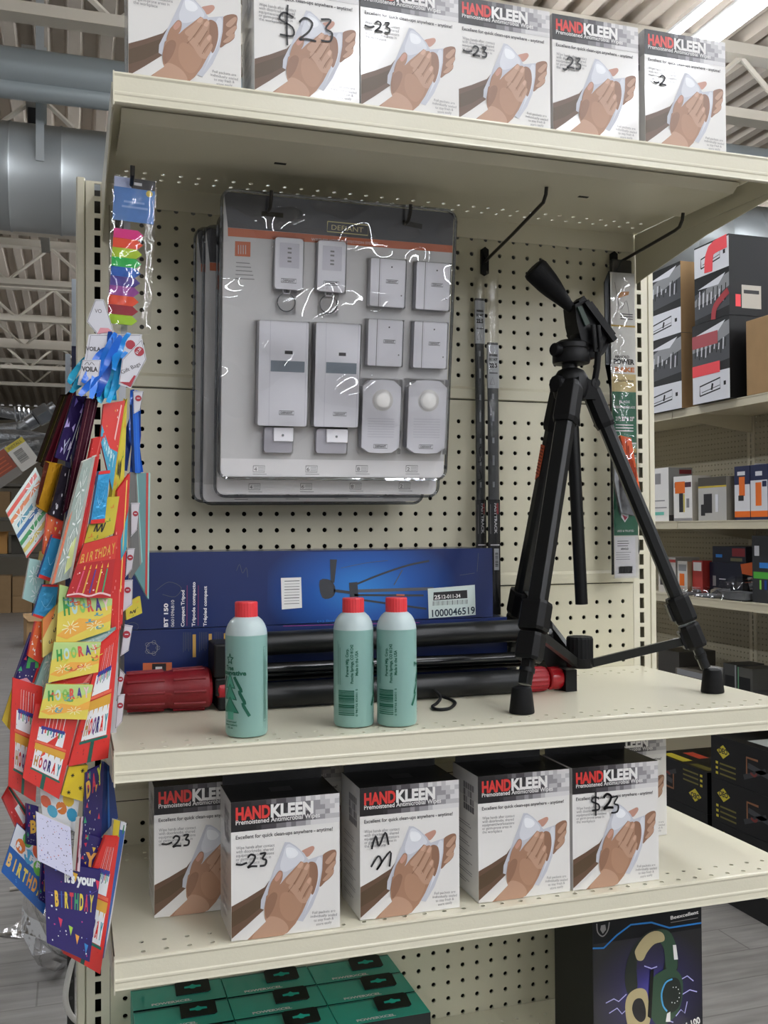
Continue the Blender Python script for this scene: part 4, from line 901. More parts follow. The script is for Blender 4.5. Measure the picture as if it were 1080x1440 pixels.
bag = MB(); bag.prism([(.006, -.024, .215), (.018, -.024, .225), (.040, -.024, .150), (.042, -.024, .105), (.016, -.024, .110), (.004, -.024, .165)][::-1], (0, .006, 0), M('#77797b', .45, .3, bump=.5, scale=60)); bag.build('hardware_bag', o)
p = MB(); n2 = 30
out = [(.0, w), (-.002, w + .001), (.0, w + .002), (.002, w + .003)]
for s in (-1, 1):
    vs = []
    for j in range(n2 + 1):
        t = j / n2; bulge = .012 * math.exp(-((t - .35) / .14) ** 2) + .005
        xa = .004 + .006 * math.exp(-((t - 1) / .1) ** 2); xb = w + .004 * math.exp(-((t - .35) / .12) ** 2)
        for i in range(4): vs.append((xa + (xb - xa) * i / 3, -.016 + s * (bulge if 0 < i < 3 else .001) + .0008 * math.sin(j * 1.9 + i * 2), h * t))
    p.add(vs, [(j * 4 + i, j * 4 + i + 1, (j + 1) * 4 + i + 1, (j + 1) * 4 + i) for j in range(n2) for i in range(3)], FILM, True)
p.build('clear_pouch', o)
hc = MB(); hc.box(.012, w - .004, -.014, -.002, h - .030, h + .004, M('#242528', .4)); hc.build('hang_clip', o, .003)
tag(o, 'mower blade in clear pouch with white and green card, hanging by the right post', 'mower blade')

# ------------------------------------------------------------------ base shelf: teal cartons and the headset carton
TEAL = M('#16ab97', .3, vary=.08, scale=30, coat=.5); TEALD = M('#0b6a60', .35); TEALL = M('#1fb49e', .3)
TW, TD, TH = .131, .0635, .115
b = MB(); b.box(0, TW, 0, TD, 0, TH, TEAL, mats={'f': M('#101a1c', .3), 'T': TEAL, 'l': TEALL})
F = Face(b, (0, 0, TH), X3, Y3, TW, TD); F.rect(.001, .0595, TW - .001, .0625, TEALD, 1); F.rect(.001, .0, TW - .001, .0016, TEALL, 1)
F.text('POWERXCEL', (.026, .006), (.082, .006), .0085, FOOT, 2, .04); F.rect(.004, .012, .020, .0128, TEALL, 1)
TE = b.build('teal_carton', bevel=.0012)
hk = MB(); q = [(.062, 0), (.066, .0), (.108, .0), (.112, .003), (.112, .026), (.108, .029), (.066, .029), (.062, .026)]
hk.prism([(x_, y_ + .024, TH + .0004 + .006 * (y_ / .029)) for x_, y_ in q], (0, 0, .0012), M('#0d1413', .35))
s_ = [(.075, .012), (.082, .012), (.085, .010), (.089, .010), (.092, .012), (.099, .012), (.099, .016), (.091, .017), (.087, .020), (.083, .017), (.075, .016)]
hk.poly([(x_, y_ + .024, TH + .0018 + .006 * (y_ / .029)) for x_, y_ in s_], TEALL); hk.build('hang_tab', TE)
rows = ('back row', 'middle row', 'front row'); cols = ('left', 'middle', 'right')
for i in range(3):
    for j in range(3):
        k = TE if (i, j) == (0, 0) else copy_tree(TE)
        k.location = (-.4115 + .1325 * i, -.0670 - .0660 * j + (.003, .001, 0)[i] * (1 - j), ZB + .0006)
        tag(k, 'teal carton with black hang tab on the bottom shelf, %s column, %s' % (cols[i], rows[j]), 'box', 'teal cartons')

HX0, HX1, HY0, HY1, HH = .2400, .4290, -.2000, -.0800, .234
b = MB(); b.box(0, HX1 - HX0, 0, HY1 - HY0, 0, HH, M('#090a0f', .4, spec=.3)); w = HX1 - HX0
F = Face(b, (0, 0, 0), X3, Z3, w, HH, None)
TRH = homography([(833, 1297), (985, 1274), (988, 1440), (833, 1440)], 1, 1)
def hp(p):        # traced print points into metres on the front
    u, v = TRH(p); z1 = .2045; z0 = .0286
    return (u * w, z0 + v * (z1 - z0))
F.tr = hp
VIO = M('#241d4c', .3); VIO2 = M('#3a3482', .3); BOLT = M('#b9b6ee', .3); CY = M('#4fa9e0', .3); CAMO = M('#2c4a36', .35); CAMO2 = M('#141f18', .35); TAN = M('#b9ab82', .5); TAN2 = M('#97895f', .5)
F.rect(.001, .0, w - .001, .175, glow('#090a0f', '#1c1746', '#3d36a0', (.098, 0, .085), (.108, 1, .100)), 1)
for q in ([(848, 1392), (858, 1388), (864, 1392), (874, 1384)], [(852, 1405), (862, 1400), (868, 1408), (876, 1402)], [(850, 1420), (862, 1424), (870, 1430)], [(950, 1373), (962, 1368), (972, 1376)], [(952, 1394), (966, 1388), (978, 1392)], [(944, 1422), (952, 1414), (958, 1420), (962, 1404)], [(898, 1350), (908, 1354), (916, 1352)], [(940, 1430), (930, 1425), (922, 1430)]): F.stroke(q, .0016, BOLT, 3, 0)
F.stroke([(833, 1325), (846, 1325), (862, 1310), (880, 1297), (908, 1294), (934, 1301), (985, 1294)], .0026, M('#1c78c4', .3), 3, 0)
F.text('Beexcellent', (936, 1290), (980, 1281), .0075, WHITE, 3, .02); F.stroke([(936, 1294), (979, 1287)], .0008, PGREY, 3, 0)
F.stroke([(838, 1296), (839, 1306), (845, 1311), (851, 1304), (853, 1294)], .0018, PGREY, 3); F.poly([(843, 1298), (848, 1297), (849, 1303), (845, 1308), (842, 1303)], PGREY, 3)
# printed headset
F.poly([(876, 1384), (872, 1360), (880, 1330), (900, 1308), (922, 1302), (936, 1308), (944, 1325), (947, 1345), (945, 1360), (925, 1365), (928, 1340), (925, 1325), (915, 1318), (900, 1325), (888, 1345), (888, 1380)], CAMO2, 4, 4)
F.poly([(916, 1304), (934, 1306), (944, 1325), (946, 1345), (944, 1358), (930, 1358), (926, 1330), (918, 1316)], CAMO, 5, 4)
F.poly([(886, 1336), (886, 1328), (898, 1312), (912, 1305), (924, 1308), (926, 1318), (912, 1322), (902, 1332), (896, 1342), (889, 1342)], TAN, 6, 4)
F.poly([(939, 1324), (944, 1324), (947, 1344), (941, 1344)], FOOT, 6); F.poly([(906, 1356), (911, 1354), (907, 1420), (902, 1416)], SATIN, 9)
F.poly([(872, 1400), (876, 1385), (888, 1378), (900, 1382), (904, 1400), (906, 1420), (900, 1434), (888, 1437), (876, 1426)], TAN, 6, 4); F.poly([(881, 1402), (885, 1392), (894, 1392), (899, 1404), (899, 1418), (892, 1422), (884, 1414)], INK, 7, 4)
F.poly([(908, 1370), (922, 1358), (940, 1356), (953, 1370), (954, 1395), (946, 1418), (928, 1430), (912, 1426), (904, 1404)], CAMO, 8, 4); F.poly([(922, 1384), (930, 1370), (946, 1370), (952, 1386), (949, 1408), (936, 1416), (924, 1408)], CAMO2, 9, 4)
F.stroke([(938, 1370), (928, 1374), (922, 1388), (924, 1404), (930, 1413)], .0026, CY, 10); F.poly([(930, 1416), (935, 1414), (935, 1428), (928, 1427)], FOOT, 10)
for a in range(8): F.poly([(941 + 8 * math.cos(a * .55 - 1.8) + .9 * math.cos(t), 1392 + 11 * math.sin(a * .55 - 1.8) + .9 * math.sin(t)) for t in range(6)], FOOT, 11)
F.text('GM-100', (948, 1446), (984, 1437), .014, WHITE, 6, .03)
hb = b.build('headset_carton', bevel=.001); hb.location = (HX0, HY0, ZB + .0006)
tag(hb, 'black carton printed with a camouflage headset and purple lightning, bottom right shelf', 'box')

# ------------------------------------------------------------------ gift bags on the hanging strip (corner points TL, TR, BR, BL in metres)
BAGS = [
  ('teal', [(-0.4243,-0.285,1.5704),(-0.4031,-0.279,1.571),(-0.405,-0.279,1.4177),(-0.4245,-0.285,1.4552)], 'tall slim teal gift bag hanging behind the others, nearest the pegboard'),
  ('greyside', [(-0.4287,-0.29,1.5709),(-0.4185,-0.284,1.5714),(-0.4128,-0.284,1.4635),(-0.4265,-0.29,1.4428)], 'grey gift bag edge beside the slim teal bag'),
  ('yellowscrap', [(-0.4329,-0.287,1.4131),(-0.4152,-0.281,1.4224),(-0.4127,-0.281,1.4018),(-0.4313,-0.287,1.3944)], 'small yellow bag corner peeking out before the blue carton'),
  ('bluestripe', [(-0.4244,-0.288,1.653),(-0.4174,-0.282,1.6557),(-0.4142,-0.282,1.5707),(-0.4212,-0.288,1.5703)], 'bright blue ribbon-like bag edge above the slim teal bag'),
  ('edgeolive', [(-0.5037,-0.3,1.6589),(-0.4966,-0.294,1.6607),(-0.5241,-0.294,1.5795),(-0.5302,-0.3,1.5807)], 'thin olive foil bag seen edge-on at the upper left of the bag cluster'),
  ('edgemaroon', [(-0.4974,-0.305,1.6584),(-0.4871,-0.299,1.6704),(-0.5131,-0.299,1.5661),(-0.5254,-0.305,1.5755)], 'dark red foil bag seen edge-on beside the thin olive bag'),
  ('yellowlow', [(-0.5269,-0.306,1.4783),(-0.5139,-0.3,1.4821),(-0.5178,-0.3,1.4206),(-0.5346,-0.306,1.4296)], 'pale yellow bag mostly hidden between starburst and blue bags'),
  ('purple', [(-0.4911,-0.325,1.656),(-0.4763,-0.319,1.6565),(-0.4966,-0.319,1.5799),(-0.5119,-0.325,1.5849)], 'purple foil bag with silver stars high in the bag cluster'),
  ('gold', [(-0.5219,-0.322,1.5809),(-0.5036,-0.316,1.5776),(-0.519,-0.316,1.5213),(-0.5318,-0.322,1.5293)], 'shiny gold foil bag below the purple one'),
  ('starwhite', [(-0.5647,-0.312,1.5247),(-0.5331,-0.306,1.5745),(-0.5083,-0.306,1.5174),(-0.542,-0.312,1.4705)], 'white firework bag with stripes, tipped diagonally at far left'),
  ('pewter', [(-0.5035,-0.328,1.576),(-0.4927,-0.322,1.5716),(-0.5028,-0.322,1.5123),(-0.518,-0.328,1.5203)], 'dark pewter foil bag beside the gold one'),
  ('maroon', [(-0.4773,-0.335,1.652),(-0.4639,-0.329,1.6532),(-0.4881,-0.329,1.5348),(-0.5034,-0.335,1.5194)], 'tall dark maroon foil bag in the middle top of the cluster'),
  ('redtop', [(-0.4586,-0.333,1.6464),(-0.4346,-0.327,1.652),(-0.449,-0.327,1.5473),(-0.4625,-0.333,1.6055)], 'red bag with a blue HAPPY band at the upper right of the cluster'),
  ('yellowside', [(-0.4378,-0.327,1.6379),(-0.4319,-0.321,1.6554),(-0.4361,-0.321,1.5476),(-0.4506,-0.327,1.5326)], 'yellow bag edge beside the red HAPPY bag'),
  ('redslim', [(-0.4704,-0.338,1.6057),(-0.4586,-0.332,1.6098),(-0.4688,-0.332,1.5648),(-0.4758,-0.338,1.579)], 'small red bag edge under the red HAPPY bag'),
  ('skyblue', [(-0.4643,-0.342,1.5684),(-0.4517,-0.336,1.5705),(-0.458,-0.336,1.5104),(-0.4736,-0.342,1.5088)], 'small sky blue foil bag with a red hem'),
  ('yellow06', [(-0.4666,-0.337,1.5387),(-0.4413,-0.331,1.5407),(-0.4477,-0.331,1.4982),(-0.482,-0.337,1.4808)], 'olive yellow bag with a black squiggle above the BIRTHDAY bag'),
  ('redwhite', [(-0.5203,-0.324,1.5212),(-0.502,-0.318,1.5148),(-0.5113,-0.318,1.4662),(-0.5249,-0.324,1.4762)], 'orange red bag with white flecks below the gold bag'),
  ('silver', [(-0.4813,-0.347,1.5791),(-0.4682,-0.341,1.5853),(-0.4936,-0.341,1.4491),(-0.5154,-0.347,1.4419)], "pale silver firework bag, long and crinkled, in the cluster's middle"),
  ('silverred', [(-0.4682,-0.344,1.5851),(-0.4634,-0.338,1.5872),(-0.4851,-0.338,1.4584),(-0.4943,-0.344,1.4468)], 'red edged bag close behind the crinkled silver bag'),
  ('starteal', [(-0.5387,-0.318,1.4706),(-0.5206,-0.312,1.4661),(-0.5283,-0.312,1.4161),(-0.5463,-0.318,1.4251)], 'pale teal bag with white starbursts at the left edge of the cluster'),
  ('bluefoil', [(-0.5141,-0.33,1.497),(-0.502,-0.324,1.4937),(-0.5127,-0.324,1.4422),(-0.5293,-0.33,1.4493)], 'crinkled blue foil bag with red hem, the upper of two'),
  ('bluefoil2', [(-0.5248,-0.328,1.4411),(-0.5082,-0.322,1.4404),(-0.5135,-0.322,1.397),(-0.5353,-0.328,1.4063)], 'crinkled blue foil bag with red hem, the lower of two'),
  ('redside', [(-0.4436,-0.33,1.5472),(-0.429,-0.324,1.5682),(-0.438,-0.324,1.3913),(-0.4509,-0.33,1.4249)], 'red bag edge reaching down beside the BIRTHDAY bag'),
  ('birthday', [(-0.4807,-0.352,1.4866),(-0.4436,-0.346,1.4966),(-0.4522,-0.346,1.4251),(-0.4996,-0.352,1.4276)], 'red bag with gold BIRTHDAY lettering and candles'),
  ('redhem', [(-0.4509,-0.331,1.429),(-0.438,-0.325,1.4365),(-0.4396,-0.325,1.3873),(-0.4502,-0.331,1.3818)], 'red bag bottom showing right of the upper yellow swirl bag'),
  ('navyh', [(-0.5371,-0.322,1.3867),(-0.5251,-0.316,1.3832),(-0.5251,-0.316,1.3276),(-0.555,-0.322,1.3341)], 'navy bag with a green letter left of the yellow swirl bags'),
  ('redconf', [(-0.5324,-0.327,1.3997),(-0.5174,-0.321,1.3971),(-0.525,-0.321,1.35),(-0.5406,-0.327,1.3619)], 'red and yellow confetti bag above the navy bag with a green letter'),
  ('tealow', [(-0.5149,-0.329,1.3785),(-0.5005,-0.323,1.3733),(-0.5264,-0.323,1.3103),(-0.5345,-0.329,1.3237)], 'pale teal bag edge left of the second yellow swirl bag'),
  ('swirl1', [(-0.5064,-0.345,1.4416),(-0.4496,-0.339,1.4238),(-0.452,-0.339,1.3884),(-0.5109,-0.345,1.3706)], 'yellow swirl HOORAY bag, topmost of the three'),
  ('swirl0', [(-0.5247,-0.333,1.4016),(-0.502,-0.327,1.426),(-0.5035,-0.327,1.3738),(-0.5247,-0.333,1.3595)], 'yellow swirl bag with black curls left of the topmost HOORAY one'),
  ('tealedge', [(-0.4791,-0.34,1.3783),(-0.444,-0.334,1.3884),(-0.4448,-0.334,1.377),(-0.4981,-0.34,1.3695)], 'pale teal bag bottom between the yellow swirl bags'),
  ('swirl2', [(-0.5123,-0.352,1.3785),(-0.4623,-0.346,1.3758),(-0.4654,-0.346,1.3424),(-0.5182,-0.352,1.3342)], 'yellow swirl HOORAY bag, second of the three'),
  ('redstrip', [(-0.5004,-0.348,1.339),(-0.463,-0.342,1.341),(-0.4646,-0.342,1.3306),(-0.5168,-0.348,1.3304)], 'thin red bag bottom under the second yellow swirl bag'),
  ('swirl3', [(-0.5203,-0.36,1.3339),(-0.471,-0.354,1.3296),(-0.4778,-0.354,1.2913),(-0.5283,-0.36,1.2973)], 'yellow swirl HOORAY bag, lowest of the three'),
  ('hooray1', [(-0.4615,-0.346,1.3742),(-0.4419,-0.34,1.3897),(-0.4545,-0.34,1.2439),(-0.4974,-0.346,1.2391)], 'red cake HOORAY bag, rightmost of three hanging side by side'),
  ('hooray2', [(-0.5315,-0.353,1.3117),(-0.4853,-0.347,1.3),(-0.5072,-0.347,1.204),(-0.5447,-0.353,1.2321)], 'red cake HOORAY bag, middle one of three, tipped to the left'),
  ('hooray3', [(-0.5557,-0.338,1.3396),(-0.5247,-0.332,1.3268),(-0.5322,-0.332,1.1991),(-0.56,-0.338,1.2212)], 'red cake HOORAY bag, leftmost of three hanging side by side'),
  ('yellowstar', [(-0.5675,-0.325,1.291),(-0.5559,-0.319,1.3297),(-0.5574,-0.319,1.2757),(-0.5623,-0.325,1.2836)], 'yellow bag with black stars at the far left behind the red bags'),
  ('yellowstar2', [(-0.4967,-0.342,1.2381),(-0.4761,-0.336,1.2367),(-0.4822,-0.336,1.1965),(-0.505,-0.342,1.2072)], 'yellow bag with black stars under the red HOORAY bags'),
  ('navyday', [(-0.4792,-0.34,1.2299),(-0.459,-0.334,1.2365),(-0.4622,-0.334,1.15),(-0.4815,-0.34,1.1585)], 'navy party bag showing the letters DAY, below the right red bag'),
  ('blueback', [(-0.458,-0.3,1.232),(-0.4489,-0.294,1.2216),(-0.4417,-0.294,1.1625),(-0.4629,-0.3,1.1415)], 'deep blue bag edge between the navy party bag and the shelf'),
  ('redlow', [(-0.567,-0.32,1.2039),(-0.5599,-0.314,1.216),(-0.5313,-0.314,1.1702),(-0.5476,-0.32,1.1577)], 'red bag corner at the far left above the blue balloon bag'),
  ('balloon', [(-0.5276,-0.335,1.2153),(-0.4852,-0.329,1.1989),(-0.4899,-0.329,1.1609),(-0.5246,-0.335,1.1819)], 'white bag with orange and blue balloons behind the speckled one'),
  ('navyb', [(-0.5411,-0.333,1.1986),(-0.5293,-0.327,1.1928),(-0.5293,-0.327,1.1484),(-0.5411,-0.333,1.1538)], 'navy bag with the letter B left of the speckled bag'),
  ('bluebday', [(-0.5516,-0.33,1.1768),(-0.5098,-0.324,1.1279),(-0.5242,-0.324,1.0707),(-0.5678,-0.33,1.1252)], 'blue balloon bag with BIRTHDAY lettering, tipped diagonally at lower left'),
  ('navyunder', [(-0.5251,-0.345,1.1363),(-0.5096,-0.339,1.1264),(-0.5171,-0.339,1.084),(-0.5281,-0.345,1.0954)], 'navy bag edge under the speckled bag with pennants'),
  ('speckle', [(-0.5303,-0.368,1.1978),(-0.4952,-0.362,1.1765),(-0.4922,-0.362,1.1211),(-0.5288,-0.368,1.1457)], 'white bag with black speckles low in the cluster'),
  ('pinkedge', [(-0.4855,-0.362,1.1857),(-0.4817,-0.356,1.1852),(-0.4855,-0.356,1.1246),(-0.49,-0.362,1.1286)], 'narrow white and pink bag edge right of the speckled bag'),
  ('navyside', [(-0.4816,-0.344,1.1645),(-0.4592,-0.338,1.1525),(-0.4662,-0.338,1.1053),(-0.4899,-0.344,1.1132)], 'dark navy bag with gold letters behind the pink edge'),
  ('navybday', [(-0.5225,-0.358,1.1433),(-0.4627,-0.352,1.1223),(-0.475,-0.352,1.0224),(-0.5196,-0.358,1.052)], "large navy bag reading it's your BIRTHDAY at the bottom of the cluster"),
  ('redtall', [(-0.4579,-0.346,1.1579),(-0.4422,-0.34,1.1537),(-0.4633,-0.34,1.0022),(-0.5035,-0.346,1.0341)], 'tall red cake bag hanging lowest, behind the navy BIRTHDAY bag'),
  ('whiteblue', [(-0.448,-0.33,1.1716),(-0.4335,-0.324,1.1644),(-0.4574,-0.324,1.0147),(-0.4622,-0.33,1.0138)], 'white and blue bag edge right of the tall red bag'),
]
TAGS = [
  ('redtop', [(-0.4165,-0.345,1.7215),(-0.4118,-0.345,1.698),(-0.4292,-0.345,1.6638),(-0.4426,-0.345,1.6681),(-0.4386,-0.345,1.6967)], 'gift'),
  ('purple', [(-0.4747,-0.325,1.727),(-0.4151,-0.325,1.7303),(-0.4192,-0.325,1.7118),(-0.4377,-0.325,1.6943),(-0.4818,-0.325,1.6841)], 'voila'),
  ('maroon', [(-0.4819,-0.34,1.6947),(-0.4618,-0.34,1.6956),(-0.4665,-0.34,1.663),(-0.4873,-0.34,1.6663)], 'voil'),
  ('edgemaroon', [(-0.4672,-0.304,1.7724),(-0.4576,-0.304,1.7731),(-0.4463,-0.304,1.736),(-0.464,-0.304,1.73),(-0.4768,-0.304,1.7459)], 'plain'),
  ('teal', [(-0.4242,-0.3,1.6668),(-0.4119,-0.3,1.6673),(-0.4161,-0.3,1.6442),(-0.4235,-0.3,1.6397)], 'dot'),
  ('greyside', [(-0.4269,-0.3,1.5341),(-0.4162,-0.3,1.5342),(-0.4196,-0.3,1.5021),(-0.4269,-0.3,1.4937)], 'dot'),
  ('redside', [(-0.4316,-0.31,1.4805),(-0.4227,-0.31,1.4804),(-0.4259,-0.31,1.4562),(-0.434,-0.31,1.4464)], 'dot'),
  ('yellowscrap', [(-0.4374,-0.312,1.4432),(-0.4253,-0.312,1.4438),(-0.4261,-0.312,1.4147),(-0.4374,-0.312,1.4059)], 'dot'),
  ('redhem', [(-0.4351,-0.314,1.3919),(-0.4255,-0.314,1.3899),(-0.4303,-0.314,1.3611),(-0.44,-0.314,1.3549)], 'dot'),
  ('tealedge', [(-0.44,-0.314,1.3409),(-0.4344,-0.314,1.334),(-0.4392,-0.314,1.3119),(-0.4448,-0.314,1.3016)], 'dot'),
  ('hooray1', [(-0.4425,-0.316,1.3108),(-0.4345,-0.316,1.3112),(-0.4378,-0.316,1.2792),(-0.4457,-0.316,1.2707)], 'dot'),
]
RIBBONS = [
  ('purple', (-0.4395, -0.332, 1.726), (-0.4851, -0.352, 1.6527), '#1d63c8'),
  ('maroon', (-0.445, -0.33, 1.7293), (-0.4729, -0.35, 1.6502), '#2577dc'),
  ('maroon', (-0.4512, -0.328, 1.731), (-0.4652, -0.348, 1.6523), '#184fae'),
  ('redtop', (-0.4297, -0.326, 1.731), (-0.448, -0.346, 1.684), '#1e86d6'),
  ('redtop', (-0.4376, -0.324, 1.721), (-0.4542, -0.344, 1.6468), '#1fa0dc'),
  ('skyblue', (-0.4407, -0.322, 1.7005), (-0.4557, -0.342, 1.6518), '#33b6e0'),
  ('silver', (-0.4581, -0.32, 1.6752), (-0.4494, -0.34, 1.6507), '#2fc0dd'),
  ('silver', (-0.4469, -0.318, 1.6801), (-0.4634, -0.338, 1.6472), '#6cc9e6'),
  ('edgemaroon', (-0.4699, -0.316, 1.7108), (-0.4942, -0.336, 1.6577), '#25a3c8'),
  ('teal', (-0.4229, -0.263, 1.6736), (-0.4134, -0.283, 1.5715), '#1f62c9'),
  ('greyside', (-0.4204, -0.263, 1.6632), (-0.4242, -0.283, 1.5714), '#2a50b0'),
]
class QFace(Face):
    """print area of a bag: unit square stretched over its four corners"""
    def __init__(s, mb, q, n): s.mb = mb; s.q = q; s.n = n; s.w = s.h = 1.0; s.step = .00014; s.tr = lambda p: p
    def at(s, p, layer=1):
        a = s.q[3].lerp(s.q[2], p[0]); b = s.q[0].lerp(s.q[1], p[0]); return a.lerp(b, p[1]) + s.n * (s.step * layer)
G = lambda h, r=.32: M(h, r, coat=.4)
FOIL = lambda h: M(h, .22, .55, bump=.5, scale=70)
RB, YB, NB, WB_, TB, BB, GB = '#d8342e', '#e6d25a', '#2a1f66', '#eceef0', '#8fc8c4', '#2f8fd0', '#3f9a5a'
def confetti(F, cols, n, seed, size=.03, L=2):
    r = random.Random(seed)
    for i in range(n):
        x, y, a = r.uniform(.06, .94), r.uniform(.05, .95), r.uniform(0, 6); s = size * r.uniform(.6, 1.3)
        F.poly([(x + s * math.cos(a + t), y + s * .7 * math.sin(a + t)) for t in (0, 2.1, 4.2)], G(r.choice(cols)), L)
def dots(F, cols, n, seed, size=.018, L=2):
    r = random.Random(seed)
    for i in range(n):
        x, y = r.uniform(.05, .95), r.uniform(.05, .95); s = size * r.uniform(.5, 1.3); F.poly([(x + s * math.cos(t), y + s * .7 * math.sin(t)) for t in (0, 1.05, 2.1, 3.15, 4.2, 5.25)], G(r.choice(cols)), L)
def curls(F, cols, n, seed, L=2):
    r = random.Random(seed)
    for i in range(n):
        x, y, a = r.uniform(.1, .9), r.uniform(.1, .9), r.uniform(0, 6); F.stroke([(x + .09 * t / 6 + .035 * math.cos(a + t), y + .035 * math.sin(a + t)) for t in range(9)], .022, G(r.choice(cols)), L, 2)
def bursts(F, col, spots, R, L=2, wd=.016):
    for x, y in spots:
        for k in range(9): a = k * .7 + x * 5; F.stroke([(x + R * .25 * math.cos(a), y + R * .2 * math.sin(a)), (x + R * math.cos(a), y + R * .75 * math.sin(a))], wd, G(col), L, 0)
def word(F, t, a, b, size, cols, L=4, bold=.05):
    n = len(t); a = Vector(a); b = Vector(b)
    for i, ch in enumerate(t):
        if ch == ' ': continue
        k0, k1 = (.36, .60) if ch in 'IilJ1!' else (.1, .86)
        F.text(ch, tuple(a.lerp(b, (i + k0) / n)), tuple(a.lerp(b, (i + k1) / n)), size, G(cols[i % len(cols)]), L, bold)
def cake(F, left=.2):
    F.rect(.0, .0, 1, 1, G(RB), 1); F.rect(.17, .19, .88, .5, G(WB_), 2); F.rect(.17, .55, .80, .72, G(WB_), 2); F.rect(.15, .43, .9, .51, G('#d9a53a'), 3); F.rect(.22, .70, .78, .74, G('#3a3a90'), 3)
    for k in range(9): x = .19 + k * .077; F.poly([(x, .43), (x + .04, .43), (x + .02, .385)], G(WB_ if k % 2 else '#d9a53a'), 4)
    for k in range(8): F.rect(.25 + k * .066, .64 + .02 * (k % 2), .28 + k * .066, .71, G(('#3a3a90', RB, GB, '#2a9ab0')[k % 4]), 4)
    word(F, 'HOORAY', (.19, .235), (.88, .235), .17, ('#b58a4a', RB, '#7a4a86', NB, RB, '#2a8a9a'), 5); F.stroke([(.14, .175), (.92, .175)], .022, G('#1d6a5a'), 3, 0); F.rect(.46, 0, .56, .165, G('#1d5a4c'), 3)
    for k in range(6): F.stroke([(.3 + k * .085, .74), (.3 + k * .085, .92)], .014, G(WB_ if k % 2 else '#f0b0a0'), 3, 0)
    for y in (.535, .53): F.stroke([(.13, y), (.9, y)], .02, G('#e86a50'), 3, 0)
    dots(F, ['#b02a28'], 18, 3, .014); dots(F, ['#2a2a60', RB], 14, 8, .01, 4)
def swirl(F, seed=1):
    F.rect(0, 0, 1, 1, G(YB), 1); F.poly([(0, .55), (.35, .75), (.7, .62), (1, .8), (1, 1), (0, 1)], G('#bcd98a'), 2); F.poly([(0, .2), (.4, .45), (.75, .38), (1, .55), (1, .3), (.6, .2), (.2, .1)], G('#f0b04a'), 2)
    word(F, 'HOORAY', (.1, .52), (.98, .66), .40, ('#3f9a4a', '#bfe0dc', '#8cc860', '#e0574a', '#4a3a8a', '#f0d0d0'), 4); curls(F, ['#e08a3a', '#7ab84a', '#e0574a', '#5aa8b8', '#d8d84a'], 9, seed, 5); bursts(F, '#f6f0c0', [(.25, .3), (.7, .25)], .16, 3)
def pennants(F, full):
    F.rect(0, 0, 1, 1, G(NB), 1)
    if full:
        F.text("it's your", (.36, .79), (.93, .82), .16, G(WB_), 5, .05); word(F, 'BIRTHDAY', (.18, .485), (.95, .545), .24, ('#e8c04a', '#3a62b0', '#e8d24a', '#c83a4a', '#3f9a6a', '#e8d24a', '#c83a5a', '#e0d060'), 5)
        for x, y, c in ((.2, .95, GB), (.42, .87, '#3fae7a'), (.55, .86, '#e8b43a'), (.3, .3, '#d83a5a'), (.52, .25, '#a8d24a'), (.67, .18, '#f0a84a'), (.88, .12, '#3a8ad0'), (.97, .83, '#d83a5a')): F.poly([(x - .045, y + .06), (x + .045, y + .05), (x + .01, y - .05)], G(c), 4)
        dots(F, [WB_], 16, 4, .016, 3); dots(F, ['#c83a8a', '#5a6ad0'], 12, 9, .014, 3)
        F.stroke([(.05, .62), (.3, .63), (.5, .66), (.75, .68), (.98, .78)], .006, G('#5a4aa0'), 3)
    else:
        confetti(F, ['#e8c04a', '#d83a5a', '#3a8ad0', '#3fae7a'], 9, 5, .08, 3); dots(F, [WB_], 12, 6, .02, 3)
